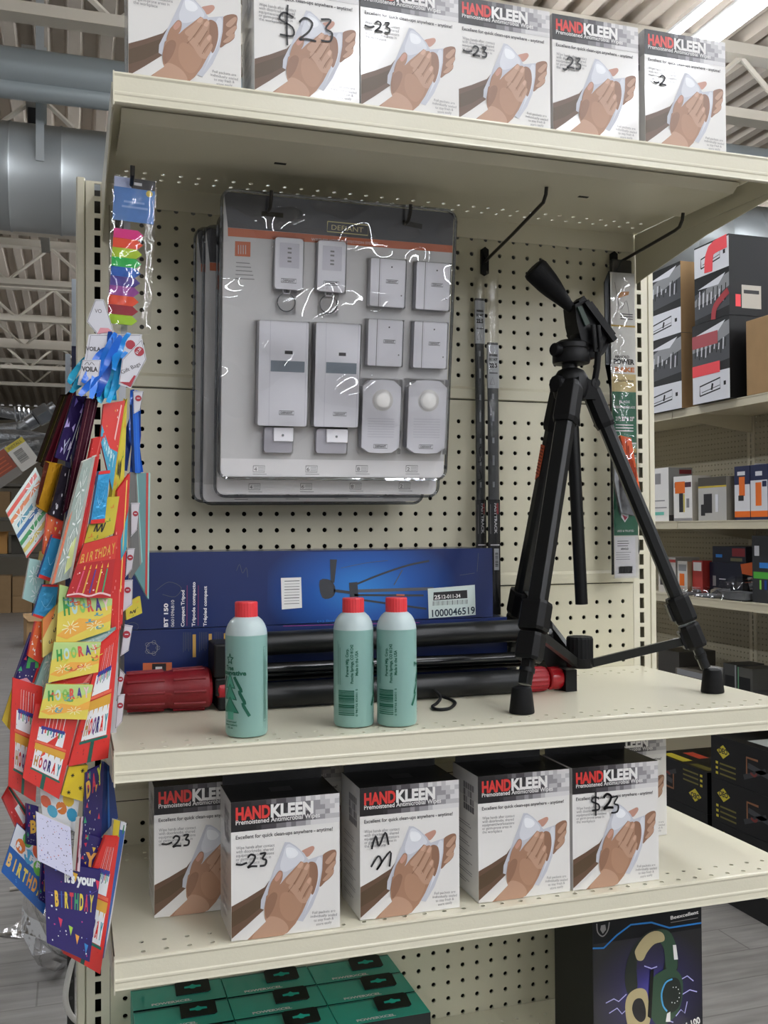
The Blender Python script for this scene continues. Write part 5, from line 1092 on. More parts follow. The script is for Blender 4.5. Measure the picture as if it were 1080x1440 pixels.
def bag_print(F, k):
    W1 = G(WB_)
    if k in ('hooray1', 'hooray2', 'hooray3', 'redtall'): cake(F)
    elif k in ('swirl1', 'swirl2', 'swirl3'): swirl(F, int(k[-1]))
    elif k == 'swirl0': F.rect(0, 0, 1, 1, G('#ecdc84'), 1); curls(F, ['#3a4048', '#3a4048', '#e08a3a', '#7ab84a'], 7, 2, 3); F.poly([(0, .5), (.5, .8), (.6, 1), (0, 1)], G('#e88a4a'), 2)
    elif k == 'navybday': pennants(F, True)
    elif k == 'navyday': pennants(F, False); word(F, 'DAY', (.08, .58), (.95, .8), .34, ('#e0b04a', '#d83a5a', '#d8dc4a'), 5)
    elif k in ('navyb', 'navyunder', 'navyside', 'navyh'):
        pennants(F, False); t, c = {'navyb': ('B', '#e0b04a'), 'navyunder': ('R', '#e0b04a'), 'navyside': ('Y', '#e0a050'), 'navyh': ('H', '#3fae5a')}[k]; F.text(t, (.28, .3), (.8, .34), .42, G(c), 5, .05)
        if k == 'navyh': F.poly([(.62, .0), (.85, .0), (1, .5), (.85, .5)], G(RB), 4); F.poly([(.0, .0), (.6, .0), (.4, .09)], G('#e8a0b0'), 4)
    elif k == 'bluebday':
        F.rect(0, 0, 1, 1, G('#1d62b4'), 1); F.poly([(0, .55), (1, .55), (1, 1), (0, 1)], G('#dfe4f0'), 2)
        for x, y, c in ((.2, .7, '#e0772f'), (.42, .66, '#4aa8d8'), (.66, .62, '#6fc24a'), (.3, .9, '#5aa84a'), (.55, .88, '#d8572f'), (.85, .8, '#4aa8d8')): F.poly([(x + .11 * math.cos(t * .6), y + .13 * math.sin(t * .6)) for t in range(11)], G(c), 3)
        word(F, 'hAPPY', (.1, .64), (.9, .60), .14, (WB_,), 5); word(F, 'BIRTHDAY', (.02, .2), (.99, .2), .32, ('#f0c878', '#f0c878', '#f4e06a', '#f4e06a', '#e8a850', '#e8a850', '#f4e06a', WB_), 5); dots(F, ['#4a8ad0'], 20, 3, .015)
    elif k == 'balloon':
        F.rect(0, 0, 1, 1, W1, 1)
        for x, y, c in ((.3, .35, '#5ab0d0'), (.55, .55, '#e0803a'), (.85, .45, '#3fa0c8'), (.12, .6, '#e06a4a'), (.72, .85, '#e8c23a'), (.4, .8, '#dfe6ea')): F.poly([(x + .15 * math.cos(t * .6), y + .2 * math.sin(t * .6)) for t in range(11)], G(c), 3)
    elif k == 'speckle': F.rect(0, 0, 1, 1, G('#d6d6ee'), 1); dots(F, ['#2a2a50', '#5a5ab0', '#c85a4a', '#2a2a38'], 90, 2, .014, 3)
    elif k == 'birthday':
        F.rect(0, 0, 1, 1, G('#b8262a'), 1); F.rect(0, .62, 1, 1, G('#d23a30'), 2); word(F, 'BIRTHDAY', (.05, .63), (.98, .72), .24, ('#e0a84a',), 5, .02)
        for j in range(5): x = .2 + j * .15; F.stroke([(x, .08), (x + .03, .48)], .035, G(('#e05a7a', '#e0a84a', '#5a3a8a', '#e0c04a', '#3f9a6a')[j]), 4, 0); F.poly([(x + .01, .5), (x + .05, .5), (x + .035, .58)], G('#f0c050'), 5)
        dots(F, ['#f0d0d0', '#e88a80'], 22, 6, .018, 3); F.stroke([(0, .04), (.25, .07), (.5, .03), (.75, .08), (1, .04)], .03, G('#f0c8c8'), 4)
    elif k in ('silver', 'starwhite', 'starteal', 'tealow', 'tealedge'):
        F.rect(0, 0, 1, 1, {'silver': M('#b4c4bc', .22, .35, bump=.6, scale=60), 'starwhite': G('#dbe8e2')}.get(k, G('#a8cfca')), 1)
        if k == 'starwhite':
            for j, c in enumerate(('#e0574a', '#e88a5a', '#5aa0b8', '#2f6aa8', '#3f9a5a', '#d8c86a', '#e0574a')): F.poly([(.0, .94 - j * .15), (.95, .94 - j * .15), (.95, .86 - j * .15), (0, .86 - j * .15)] if j not in (2,) else [(.1, .62), (.6, .62), (.6, .55), (.1, .55)], G(c), 2)
            bursts(F, '#f8faf8', [(.25, .65), (.6, .45), (.4, .2), (.75, .8)], .2, 4); dots(F, ['#2a3038'], 14, 3, .012, 5)
        elif k == 'silver': bursts(F, '#eef2ee', [(.4, .75), (.6, .45), (.4, .2)], .25, 3); F.poly([(0, 0), (.14, 0), (.14, .6), (0, .5)], G('#d87a5a'), 2); F.poly([(.9, .0), (1, .0), (1, 1), (.9, 1)], G('#c8404a'), 2); F.poly([(.55, .05), (.85, .1), (.8, .35), (.55, .3)], G('#cfd890'), 2)
        else: bursts(F, '#eaf4f2', [(.4, .62), (.75, .85), (.7, .2)], .3, 3, .03)
    elif k in ('bluefoil', 'bluefoil2', 'skyblue'):
        F.rect(0, 0, 1, 1, M('#3f9fd4', .25, .3, bump=.7, scale=80), 1); F.rect(0, 0, 1, .08, G(RB), 3); F.rect(0, .94, 1, 1, G(RB), 3); F.stroke([(.2, .5), (.5, .35), (.8, .7)], .015, G('#8fd0ee'), 3)
    elif k in ('purple', 'maroon', 'pewter', 'gold', 'edgemaroon', 'edgeolive'):
        c = {'purple': '#3a2a66', 'maroon': '#4a1a2c', 'pewter': '#3a3440', 'gold': '#c8921e', 'edgemaroon': '#6a1f30', 'edgeolive': '#57502a'}[k]; F.rect(0, 0, 1, 1, FOIL(c), 1)
        if k == 'purple': confetti(F, ['#b8a8e0', '#7a6ac0', '#c8c0d8'], 8, 4, .12, 3); F.stroke([(.78, .02), (.98, .98)], .06, G('#b8bccb'), 3, 0); F.stroke([(.3, .3), (.5, .1), (.6, .34), (.4, .2)], .04, G('#d0d4e8'), 3, 0)
        if k == 'gold': F.stroke([(.12, .98), (.02, .05)], .25, FOIL('#5a2414'), 2, 0); F.stroke([(.5, .9), (.55, .5), (.6, .15)], .02, FOIL('#8a5a14'), 2, 0)
        if k == 'pewter': dots(F, ['#d8d4dc'], 8, 2, .07, 3); F.stroke([(.7, .98), (.8, .1)], .04, G('#cfcad2'), 3, 0)
        if k == 'maroon':
            for x in (.25, .5, .75): F.stroke([(x, .02), (x + .03, .98)], .03, G(('#8a5a5a', '#2a1018', '#a08088')[int(x * 4) - 1]), 3, 0)
        if k == 'edgemaroon': F.stroke([(.5, .02), (.6, .98)], .08, G('#a83a4a'), 3, 0)
        if k == 'edgeolive': F.stroke([(.4, .02), (.4, .98)], .12, G('#b8a85a'), 3, 0)
    elif k == 'redtop': F.rect(0, 0, 1, 1, G('#d63a34'), 1); F.poly([(0, 0), (1, 0), (.98, .42), (.55, .3), (0, .42)], G('#3f9fc0'), 2); word(F, 'HAPPY', (.2, .12), (.9, .2), .2, ('#bfe4ea',), 4); F.stroke([(.85, .95), (.75, .5)], .06, G('#f0c0b8'), 3, 0); confetti(F, ['#e8b04a', '#f0d0c8'], 7, 3, .03, 3)
    elif k in ('yellow06', 'yellowside', 'yellowlow', 'yellowscrap'): F.rect(0, 0, 1, 1, G('#c9b838' if k != 'yellowlow' else '#ddd486'), 1); F.stroke([(.25, .28), (.3, .42), (.38, .26), (.5, .38), (.55, .2), (.62, .4)], .05, INK, 3); curls(F, ['#7a9a3a', '#e08a3a'], 4, 6, 2)
    elif k in ('yellowstar', 'yellowstar2'):
        F.rect(0, 0, 1, 1, G('#e8cc2a'), 1)
        for x, y in ((.3, .7), (.8, .35), (.3, .15), (.75, .85)):
            for a in range(3): F.stroke([(x - .09 * math.cos(a * 1.05), y - .07 * math.sin(a * 1.05)), (x + .09 * math.cos(a * 1.05), y + .07 * math.sin(a * 1.05))], .028, INK, 3, 0)
    elif k in ('redwhite', 'redconf'): F.rect(0, 0, 1, 1, G('#d84a36'), 1); confetti(F, [WB_, '#f0c8b8', '#e8d05a'], 12, 5, .07, 3); F.poly([(0, 0), (.35, 0), (.5, 1), (.1, 1)], G('#e06a3a'), 2)
    elif k in ('redside', 'silverred', 'redslim', 'redhem', 'redstrip', 'redlow'):
        F.rect(0, 0, 1, 1, G('#c83230'), 1); F.stroke([(.7, .02), (.75, .98)], .08, G('#e8c860' if k == 'redside' else '#e07a70'), 3, 0); dots(F, ['#f0b0a8'], 8, 4, .03, 2)
        if k == 'redside': F.poly([(.5, .55), (1, .75), (1, .5), (.6, .4)], G('#3f98b0'), 3)
        if k == 'redlow': F.rect(.4, .2, .9, .6, W1, 3); F.rect(.75, 0, .9, 1, G('#1d5a4c'), 4)
    elif k in ('teal', 'greyside'): F.rect(0, 0, 1, 1, G('#5f8a8c' if k == 'teal' else '#6a6a68'), 1); F.rect(.78, 0, .9, 1, G('#b8423c' if k == 'teal' else '#8a8a84'), 3); F.rect(.92, 0, 1, 1, G('#8fc4c0'), 3)
    elif k == 'pinkedge': F.rect(0, 0, 1, 1, G('#dcc8d0'), 1); F.rect(.0, .0, .35, 1, G('#8a2a3a'), 2); dots(F, [INK.name and '#2a2a30'], 6, 2, .08, 3)
    elif k in ('blueback', 'bluestripe', 'whiteblue'):
        F.rect(0, 0, 1, 1, G({'blueback': '#1f3f86', 'bluestripe': '#1f62c9', 'whiteblue': '#3a62a8'}[k]), 1)
        if k == 'whiteblue': F.poly([(.6, 0), (1, 0), (1, 1), (.55, 1)], W1, 2); F.poly([(0, .8), (.5, .82), (.5, 1), (0, 1)], G('#e0c838'), 3); dots(F, ['#3a8a5a', '#c83a3a', '#2a62a8'], 16, 3, .06, 3)
        else: F.stroke([(.5, .02), (.5, .98)], .12, G('#3a7ad0'), 3, 0)
    else: F.rect(0, 0, 1, 1, W1, 1)
SIDE = G('#d8d4cc')
bagobj = {}
for key, pts, label in BAGS:
    q = [Vector(p) for p in pts]; n = (q[1] - q[0]).cross(q[3] - q[0]).normalized()
    if n.y > 0: n = -n
    b = MB(); th = .0045; back = [p - n * th for p in q]
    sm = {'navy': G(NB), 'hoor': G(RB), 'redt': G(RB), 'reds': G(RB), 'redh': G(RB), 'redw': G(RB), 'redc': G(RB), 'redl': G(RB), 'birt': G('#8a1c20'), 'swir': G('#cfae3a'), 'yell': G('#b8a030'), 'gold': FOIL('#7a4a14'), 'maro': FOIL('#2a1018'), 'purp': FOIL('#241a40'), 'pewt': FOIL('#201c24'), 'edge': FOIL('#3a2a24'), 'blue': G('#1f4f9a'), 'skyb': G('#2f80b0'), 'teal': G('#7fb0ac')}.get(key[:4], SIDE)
    c = [((q[i] + q[(i + 1) % 4]) / 2 - n * th * .5) for i in range(4)]
    b.add(list(q) , [(3, 2, 1, 0)], sm); b.add(back, [(0, 1, 2, 3)], sm)
    for i in (1, 2, 3):                                     # folded gussets at the sides and the flat bottom; the top stays open
        j = (i + 1) % 4
        inn = ((q[i] + back[i]) / 2).lerp(sum(q, Vector()) / 4, .03), ((q[j] + back[j]) / 2).lerp(sum(q, Vector()) / 4, .03)
        b.add([q[i], q[j], inn[1], inn[0]], [(0, 1, 2, 3)], sm); b.add([inn[0], inn[1], back[j], back[i]], [(0, 1, 2, 3)], sm)
    F = QFace(b, q, n); bag_print(F, key)
    o = b.build('gift_bag'); tag(o, label, 'gift bag', 'gift bags hanging in a cluster'); bagobj[key] = o
for i, (key, a, c, hx) in enumerate(RIBBONS * 2):
    rj = random.Random(i * 7 + 3); a, c = Vector(a), Vector(c)
    if i >= len(RIBBONS): a += Vector((rj.uniform(-.010, .008), .006, rj.uniform(-.012, .002))); c += Vector((rj.uniform(-.012, .010), .006, rj.uniform(-.004, .016)))
    d = (c - a).normalized(); s = Vector((d.z, 0, -d.x)).normalized(); b = MB(); mid = (a + c) / 2 + s * .004 * (1 if i % 2 else -1) + Vector((0, .006, 0)); P = smooth_path([a, mid, c], 6); vs = []
    for j, p in enumerate(P):
        t = j / (len(P) - 1); w = .0022 + .0022 * math.sin(t * 3.1) * (1 + .5 * math.sin(t * 9 + i)); tw = Vector((0, .0026 * math.sin(t * 7 + i * 2), 0)); vs += [p - s * w + tw, p + s * w - tw]
    fs = [(2 * j, 2 * j + 1, 2 * j + 3, 2 * j + 2) for j in range(len(P) - 1)]; m_ = M(hx, .3, coat=.3)
    b.add(vs, fs, m_, True); b.add([v + Vector((0, .0006, 0)) for v in vs], fs, m_, True); r = b.build('ribbon', bagobj[key]); r['label'] = 'blue ribbon'
TGW = M('#d3d2d8', .35); TGR = M('#a82838', .4)
for key, pts, st in TAGS:
    q = [Vector(p) for p in pts]; b = MB(); e = [p - sum(q, Vector()) / len(q) for p in q]; ce = sum(q, Vector()) / len(q)
    b.prism([ce + v for v in e][::-1], (0, .0008, 0), TGW); N = Vector((0, -1, 0))
    lo = min(v.x for v in q); hi = max(v.x for v in q); zl = min(v.z for v in q); zh = max(v.z for v in q); W_, H_ = hi - lo, zh - zl
    F = Face(b, (lo, q[0].y, zl), X3, Z3, W_, H_); F.stroke([(v.x - lo, v.z - zl) for v in [ce + u * .93 for u in e] + [ce + e[0] * .93]], .0004, PDK, 1, 0)
    circ = lambda x, y, r: [(x + r * math.cos(t * .5), y + r * math.sin(t * .5)) for t in range(13)]
    if st == 'dot': F.poly_raw(circ(W_ * .5, H_ * .68, W_ * .3), TGR, 2); F.rect(W_ * .36, H_ * .67, W_ * .64, H_ * .70, TGW, 3)
    elif st == 'gift': F.poly_raw(circ(W_ * .74, H_ * .74, .0055), TGR, 2); F.text('$1.25', (W_ * .66, H_ * .68), (W_ * .82, H_ * .79), .004, TGW, 3, .03); F.text('Gift Bags', (W_ * .12, H_ * .27), (W_ * .80, H_ * .47), .0062, PDK, 2); F.poly_raw([(W_ * .02, H_ * .12), (W_ * .42, H_ * .02), (W_ * .62, H_ * .25), (W_ * .55, H_ * .26), (W_ * .38, H_ * .12)], TGR, 1)
    elif st == 'voila': F.text('VOILA', (W_ * .06, H_ * .52), (W_ * .3, H_ * .52), .0065, PDK, 2, .03); F.poly_raw(circ(W_ * .8, H_ * .72, .0055), TGR, 2)
    elif st == 'voil': F.text('VOILA', (W_ * .18, H_ * .58), (W_ * .86, H_ * .58), .0075, PDK, 2, .04); F.stroke([(W_ * .3, H_ * .8), (W_ * .42, H_ * .9), (W_ * .5, H_ * .8), (W_ * .6, H_ * .9), (W_ * .72, H_ * .8)], .0006, PDK, 2)
    else: F.text('VO', (W_ * .3, H_ * .62), (W_ * .55, H_ * .62), .0065, PDK, 2); F.poly_raw([(W_ * .38, H_ * .04), (W_ * .95, H_ * .12), (W_ * .80, H_ * .22), (W_ * .5, H_ * .22)], M('#d8909a', .4), 1)
    t = b.build('swing_tag', bagobj[key]); t['label'] = 'white paper swing tag'
st = MB(); st.prism([(-.4330, -.2838, 1.905), (-.4250, -.2838, 1.905), (-.4470, -.2838, 1.12), (-.4540, -.2838, 1.12)][::-1], (0, .0007, 0), M('#c9cbcf', .3))
tag(st.build('clip_strip'), 'long narrow plastic clip strip the gift bags hang on, mostly hidden', 'clip strip')

# ------------------------------------------------------------------ shelving across the right aisle (its shelves face left)
ag = empty('aisle_shelving', (2.5, 2.3, 0)); ag.location = (0, 0, 0)
tag(ag, 'long cream gondola with pegboard back standing across the right aisle', 'shelving')
AY0, AY1, AX = .90, 4.20, 2.50
CREAM2 = M('#cfc7ae', .4); PEG2 = M('#b0a890', .5)
b = MB(); ph = 34
for y0 in (.457, 1.372, 2.286, 3.2):
    if y0 < .9: continue
    n_ = 34; b.perf((AX, y0 + .914 - .025, .62), (0, -1, 0), (0, 0, 1), n_, 56, IN, .0034, PEG2, depth=.003)
b.quad((AX, 4.12, .1), (AX, 1.35, .1), (AX, 1.35, .62), (AX, 4.12, .62), PEG2); b.quad((AX, 4.12, 2.042), (AX, 1.35, 2.042), (AX, 1.35, 2.12), (AX, 4.12, 2.12), PEG2)
b.build('pegboard_panel', ag)
b = MB(); b.box(AX + .035, AX + .05, 1.35, 4.12, .1, 2.1, DARKIN); b.build('rear_panel', ag)  # dark tone painted as shade seen through this pegboard
for y0 in (1.372, 2.286, 3.2, 4.114):
    b = MB(); n_ = 82; b.perf((AX - .0015, y0 + .0127, .03), (0, -1, 0), (0, 0, 1), 1, n_, .0254, 0, CREAM2, depth=.002, slot=(.007, .018), pv=IN); b.box(AX - .0012, AX + .03, y0 + .013, y0 + .024, .03, 2.13, CREAM2); b.box(AX - .0012, AX + .03, y0 - .024, y0 - .013, .03, 2.13, CREAM2); b.build('upright', ag)
for z, xf, nm in ((2.020, 2.08, 'shelf'), (1.525, 2.10, 'shelf'), (1.192, 2.10, 'shelf'), (.745, 2.16, 'shelf'), (.110, 2.00, 'base_deck')):
    b = MB(); b.box(xf + .006, AX - .002, 1.375, 4.11, z - .010, z, CREAM2)
    for y0 in (1.385, 2.276, 2.294, 3.19, 3.21, 4.10): b.prism([(xf + .02, y0, z - .01), (xf + .02, y0, z - .03), (AX - .003, y0, z - .085), (AX - .003, y0, z - .01)], (0, .004, 0), CREAM2)
    s = b.build(nm, ag)
    c = MB()
    for y0, y1 in ((1.375, 2.2835), (2.2885, 3.198), (3.203, 4.11)): c.box(xf, xf + .004, y0, y1, z - .034, z + .002, CREAM2); c.box(xf - .002, xf, y0, y1, z - .034, z - .027, CREAM2); c.box(xf - .002, xf, y0, y1, z - .003, z + .002, CREAM2)
    c.build('price_channel', s)
b = MB(); b.box(1.995, 2.03, 1.0, 4.11, .0, .098, M('#0d0d0d', .6)); b.build('kick_plate', ag)
def goods(x, y0, y1, z, d, h, col, label, deco=None, side=None, cat='box', group=None, top=None, name='retail_box'):
    """carton whose front faces -X; origin at its lower near corner"""
    b = MB(); b.box(0, d, 0, y1 - y0, 0, h, col, mats={'f': side or col, 'T': top or col})
    F = Face(b, (0, y1 - y0, 0), -Y3, Z3, y1 - y0, h); Fs = Face(b, (0, 0, 0), X3, Z3, d, h)
    if deco: deco(F, Fs, y1 - y0, h, d)
    o = b.build(name, bevel=.002); o.location = (x, y0, z); return tag(o, label, cat, group)
BK = M('#101113', .4, spec=.3); GYD = M('#3c3e42', .4); GY = M('#8a8b8d', .4); LG = M('#dcdde2', .4); REDS = M('#ee4a52', .55); ORG = M('#e8701e', .4); NVB = M('#1a2348', .35)
def kit(flip, red):
    def f(F, Fs, w, h, d):
        r = random.Random(int(w * 1e4) + flip); a, c = ((.60, 1.0) if flip else (0, .36)); 
        F.rect(0, h * a, w, h * (a + .38 if flip else c), LG, 1)
        zb = h * (a + .10 if flip else .09)
        F.stroke([(w * .2, zb), (w * .75, zb + h * .05), (w * .75, zb + h * .18), (w * .2, zb + h * .12), (w * .2, zb)], .006, BK, 3, 0); F.stroke([(w * .25, zb + h * .04), (w * .74, zb + h * .09)], .003, BK, 3, 0); F.stroke([(w * .52, zb + h * .05), (w * .55, zb + h * .13)], .012, BK, 3, 0); F.rect(w * .84, zb + h * .08, w * .9, zb + h * .13, BK, 3)
        lo, hi = (.06, .56) if flip else (.42, .98)
        F.poly_raw([(0, h * lo), (w, h * (lo + .06)), (w, h * (hi - .04)), (0, h * (hi - .18))], GYD, 1); F.poly_raw([(0, h * (hi - .25)), (w * .5, h * (hi - .1)), (w, h * (hi - .03)), (w, h * (hi - .2)), (w * .5, h * (hi - .3)), (0, h * (hi - .33))], GY, 2); F.poly_raw([(w * .1, h * (hi - .12)), (w * .9, h * (hi - .02)), (w * .7, h * (hi - .14))], LG, 3)
        for i in range(15): x = w * (.08 + .058 * i); F.stroke([(x, h * (lo + .12 + .1 * r.random())), (x + .004, h * (lo + .24 + .12 * r.random()))], .006, LG if i % 2 else BK, 4, 0)
        if red == 1: F.stroke([(w * .95, h * .92), (w * .5, h * .88), (w * .42, h * .62)], .055, REDS, 8, 4)
        if red == 2: F.stroke([(w * 1.0, h * .42), (w * .55, h * .30), (w * .35, h * .0)], .035, M('#a8333a', .5), 8, 4)
        if red == 3: F.rect(0, h * .34, w * .75, h * .48, REDS, 8); F.rect(0, h * .70, w * .7, h * .86, M('#a84a50', .5), 7)
    return f
goods(2.05, 1.840, 2.070, 2.3620, .42, .330, BK, 'black shelf kit carton sprayed with a red bracket mark, upper of the nearer pair', lambda F, Fs, w, h, d: (kit(True, 1)(F, Fs, w, h, d), F.stroke([(w * .98, h * .3), (w * .62, h * .16), (w * .55, 0)], .03, M('#a8333a', .5), 9), Fs.rect(.06, .03, .155, .125, M('#b8b3a8', .5), 2), Fs.rect(.07, .09, .145, .105, INK, 3), Fs.rect(.03, .035, .055, .085, REDS, 2)), name='shelf_kit_carton')
goods(2.05, 1.842, 2.090, 2.0235, .42, .337, BK, 'black shelf kit carton sprayed with red bars, lower of the nearer pair', kit(False, 3), name='shelf_kit_carton')
goods(2.06, 2.185, 2.470, 2.3570, .42, .315, BK, 'black shelf kit carton with a brown end, upper of the pair by the post', kit(False, 0), side=CARD, name='shelf_kit_carton')
goods(2.06, 2.185, 2.470, 2.0235, .42, .332, BK, 'black shelf kit carton with a brown end, lower of the pair by the post', kit(False, 0), side=CARD, name='shelf_kit_carton')
o = MB(); o.box(0, .30, 0, .20, 0, .300, CARD); F = Face(o, (0, 0, 0), X3, Z3, .30, .30); F.rect(0, .125, .30, .165, CARD2, 1)
o.prism([(0, -.002, .300), (.30, -.002, .300), (.30, -.05, .27), (0, -.05, .27)], (0, .003, .001), CARD)
q = o.build('cardboard_carton', bevel=.003); q.location = (2.085, 1.585, 2.0235); tag(q, 'plain brown taped carton in front of the black shelf kits', 'box')
def tab(*rects):
    def f(F, Fs, w, h, d):
        for n_, (x0, z0, x1, z1, m) in enumerate(rects):
            if isinstance(m, tuple): Fs.rect(d * x0, h * z0, d * x1, h * z1, m[0], 2 + n_)
            else: F.rect(w * x0, h * z0, w * x1, h * z1, m, 2 + n_)
    return f
Z2 = 1.5256; Z1 = 1.1926; Z0 = .7456
goods(2.150, 2.425, 2.580, Z2, .13, .252, WHITE, 'tall white box with a teal strip and grey end, left on the far middle shelf', tab((.05, .12, .75, .18, M('#6fc0b0', .4)), (.1, .38, .8, .4, GY), (.3, .7, .6, .9, PGREY), (.1, .25, .9, .27, PGREY), (.45, .88, .95, .96, (M('#8a2a30', .4),)), (0, 0, 1, .12, (PDK,)), (.55, .2, .65, .7, (GY,))), side=M('#8e8d8a', .5))
goods(2.150, 2.245, 2.385, Z2, .10, .205, WHITE, 'white box with an orange sticker and a flashlight picture on the far middle shelf', tab((.05, .75, .95, .86, M('#4a2a3a', .4)), (.08, .62, .62, .88, ORG), (.3, .2, .52, .62, INK), (.54, .2, .6, .6, M('#d8c832', .4)), (.7, .3, .85, .5, GY), (0, 0, 1, .07, PGREY)), side=M('#b9b4aa', .5))
goods(2.150, 2.005, 2.200, Z2, .11, .190, M('#b9b8b4', .4), 'grey box with a black phone picture and gold band on the far middle shelf', tab((0, .80, 1, 1, M('#4a453c', .4)), (0, .76, 1, .80, M('#c9b03a', .4)), (.2, .18, .5, .62, INK), (.1, .12, .25, .38, INK), (.62, .2, .72, .6, LG)), side=M('#8f8a80', .5))
goods(2.160, 1.8665, 1.9640, Z2, .12, .226, NVB, 'navy and white box with an orange device, left of two on the far middle shelf', tab((0, .14, 1, .66, LG), (0, .06, 1, .17, ORG), (.3, .45, .68, .80, ORG), (.25, .36, .6, .46, INK), (.2, .83, .7, .9, LG)), top=M('#b0602e', .5), group='navy device boxes')
goods(2.160, 1.7600, 1.8625, Z2, .12, .226, NVB, 'navy and white box with an orange device, right of two on the far middle shelf', tab((0, .14, 1, .72, LG), (0, .06, 1, .17, ORG), (.3, .26, .65, .68, ORG), (.7, .6, .95, .7, NVB), (.3, .8, .7, .88, LG)), top=M('#b0602e', .5), group='navy device boxes')
b = MB(); b.prism([(0, 0, 0), (0, .10, 0), (0, .09, .045), (0, .06, .06), (0, .02, .05)], (.06, 0, 0), LG); b.prism([(-.002, .0, .0), (-.002, .06, .0), (-.002, .03, .03)], (.03, 0, 0), M('#9a2a30', .4)); q = b.build('plastic_bag', bevel=.004); q.location = (2.30, 1.95, 1.720 + .003); q.location.z = Z2; q.scale = (1, 1, 4.1)
tag(q, 'clear bagged item with a red label standing behind the navy device boxes', 'packet')
# second shelf down
goods(2.180, 2.420, 2.560, Z1, .13, .165, M('#c8c4be', .4), 'white and red box left on the far lower shelf, partly behind the tripod leg', tab((0, .86, 1, .94, M('#b8433a', .4)), (.1, .2, .5, .7, PDK), (.6, .2, .95, .24, PGREY)), side=M('#a8a59e', .5))
goods(2.180, 2.330, 2.405, Z1, .08, .150, M('#cfccc5', .4), 'small white and orange box on the far lower shelf', tab((.2, .25, .7, .62, ORG), (.1, .7, .9, .9, GY)), side=M('#b59a7a', .5))
goods(2.200, 2.245, 2.320, Z1, .05, .155, M('#b03a34', .4), 'narrow red box beside the dark blue carton on the far lower shelf', tab((.1, .7, .9, .95, WHITE)), side=M('#b03a34', .4))
goods(2.230, 2.010, 2.235, Z1, .20, .150, M('#141a30', .35), 'dark blue carton lying on the far lower shelf', tab((.1, .3, .2, .6, PGREY), (.3, .5, .5, .53, LG)))
goods(2.240, 2.000, 2.225, Z1 + .1505, .20, .070, M('#151a2a', .35), 'flat dark blue and red carton on top of the dark blue one', tab((.6, .4, .98, .9, M('#8a1f28', .4)), (.55, .1, .9, .3, M('#6a6a4a', .4)), (.1, .3, .3, .5, BLUEL)))
goods(2.150, 1.700, 1.845, Z1, .15, .270, M('#2c2d30', .35), 'black box with green and blue stripes at the far right edge', tab((.05, .36, 1, .46, M('#4fae3a', .4)), (.3, .52, 1, .6, BLUEL), (.1, .7, .3, .85, LG), (.3, .2, .38, .34, M('#7ac84a', .4)), (.5, .2, .6, .34, BLUEM), (.7, .2, .8, .34, LG)))
b = MB(); b.prism([(0, 0, 0), (0, .10, .01), (0, .11, .05), (0, .04, .06), (0, -.01, .04)], (.05, 0, 0), M('#e0621f', .45)); q = b.build('orange_gadget', bevel=.006); q.location = (2.2050, 1.880, Z1 + .098); 
tag(q, 'bright orange gadget lying on clear packs at the far lower shelf', 'gadget')
for i, (x, y, z, sx, sy, sz, l) in enumerate(((2.125, 1.86, 0, .13, .19, .095, 'clear plastic clamshell under the orange gadget on the far lower shelf'), (2.115, 2.06, 0, .10, .16, .040, 'flat clear plastic pack lying along the far lower shelf edge'), (2.120, 2.25, 0, .08, .14, .035, 'flat clear plastic pack at the left of the far lower shelf edge'))):
    b = MB(); b.prism([(0, 0, 0), (sx, 0, 0), (sx * .9, 0, sz), (sx * .15, 0, sz * .8)], (0, sy, 0), SHELL); b.box(sx * .1, sx * .8, sy * .1, sy * .9, .002, sz * .35, M('#8d8f92', .4)); q = b.build('clamshell_pack', bevel=.004); q.location = (x, y, Z1 + .0006); tag(q, l, 'packet')
# low shelf clutter
goods(2.20, 2.43, 2.60, Z0, .2, .17, M('#3a3732', .5), 'dark grey case standing at the back left of the low far shelf', cat='case', name='tool_case')
for (x, y0, y1, d, h, c, l, dk) in ((2.18, 2.17, 2.43, .20, .10, '#6a655b', 'shallow grey bin on the low far shelf behind the tripod foot', tab((.05, .75, .95, 1, GY))), (2.20, 2.015, 2.105, .14, .165, '#3a3a38', 'dark framed picture pack on the low far shelf', tab((.12, .1, .8, .7, BK), (.85, .0, .95, 1, GY))), (2.20, 1.915, 2.010, .14, .160, '#4a4944', 'dark framed picture pack beside its twin on the low far shelf', tab((.1, .1, .85, .75, BK), (.0, .0, .08, 1, M('#5a8a6a', .4)))), (2.17, 1.690, 1.895, .16, .075, '#2a2a2b', 'dark boxed tool with a white label low at the far right', tab((.2, .3, .5, .6, LG), (.0, .8, 1, .95, GY)))): goods(x, y0, y1, Z0, d, h, M(c, .5), l, dk)
b = MB(); b.prism([(0, 0, 0), (.06, 0, 0), (.05, 0, .14), (.01, 0, .145)], (0, .06, 0), M('#c9c8c6', .4)); q = b.build('white_bottle', bevel=.012, seg=3); q.location = (2.165, 2.085 + .03, Z0); tag(q, 'white plastic bottle just behind the right tripod foot', 'bottle')
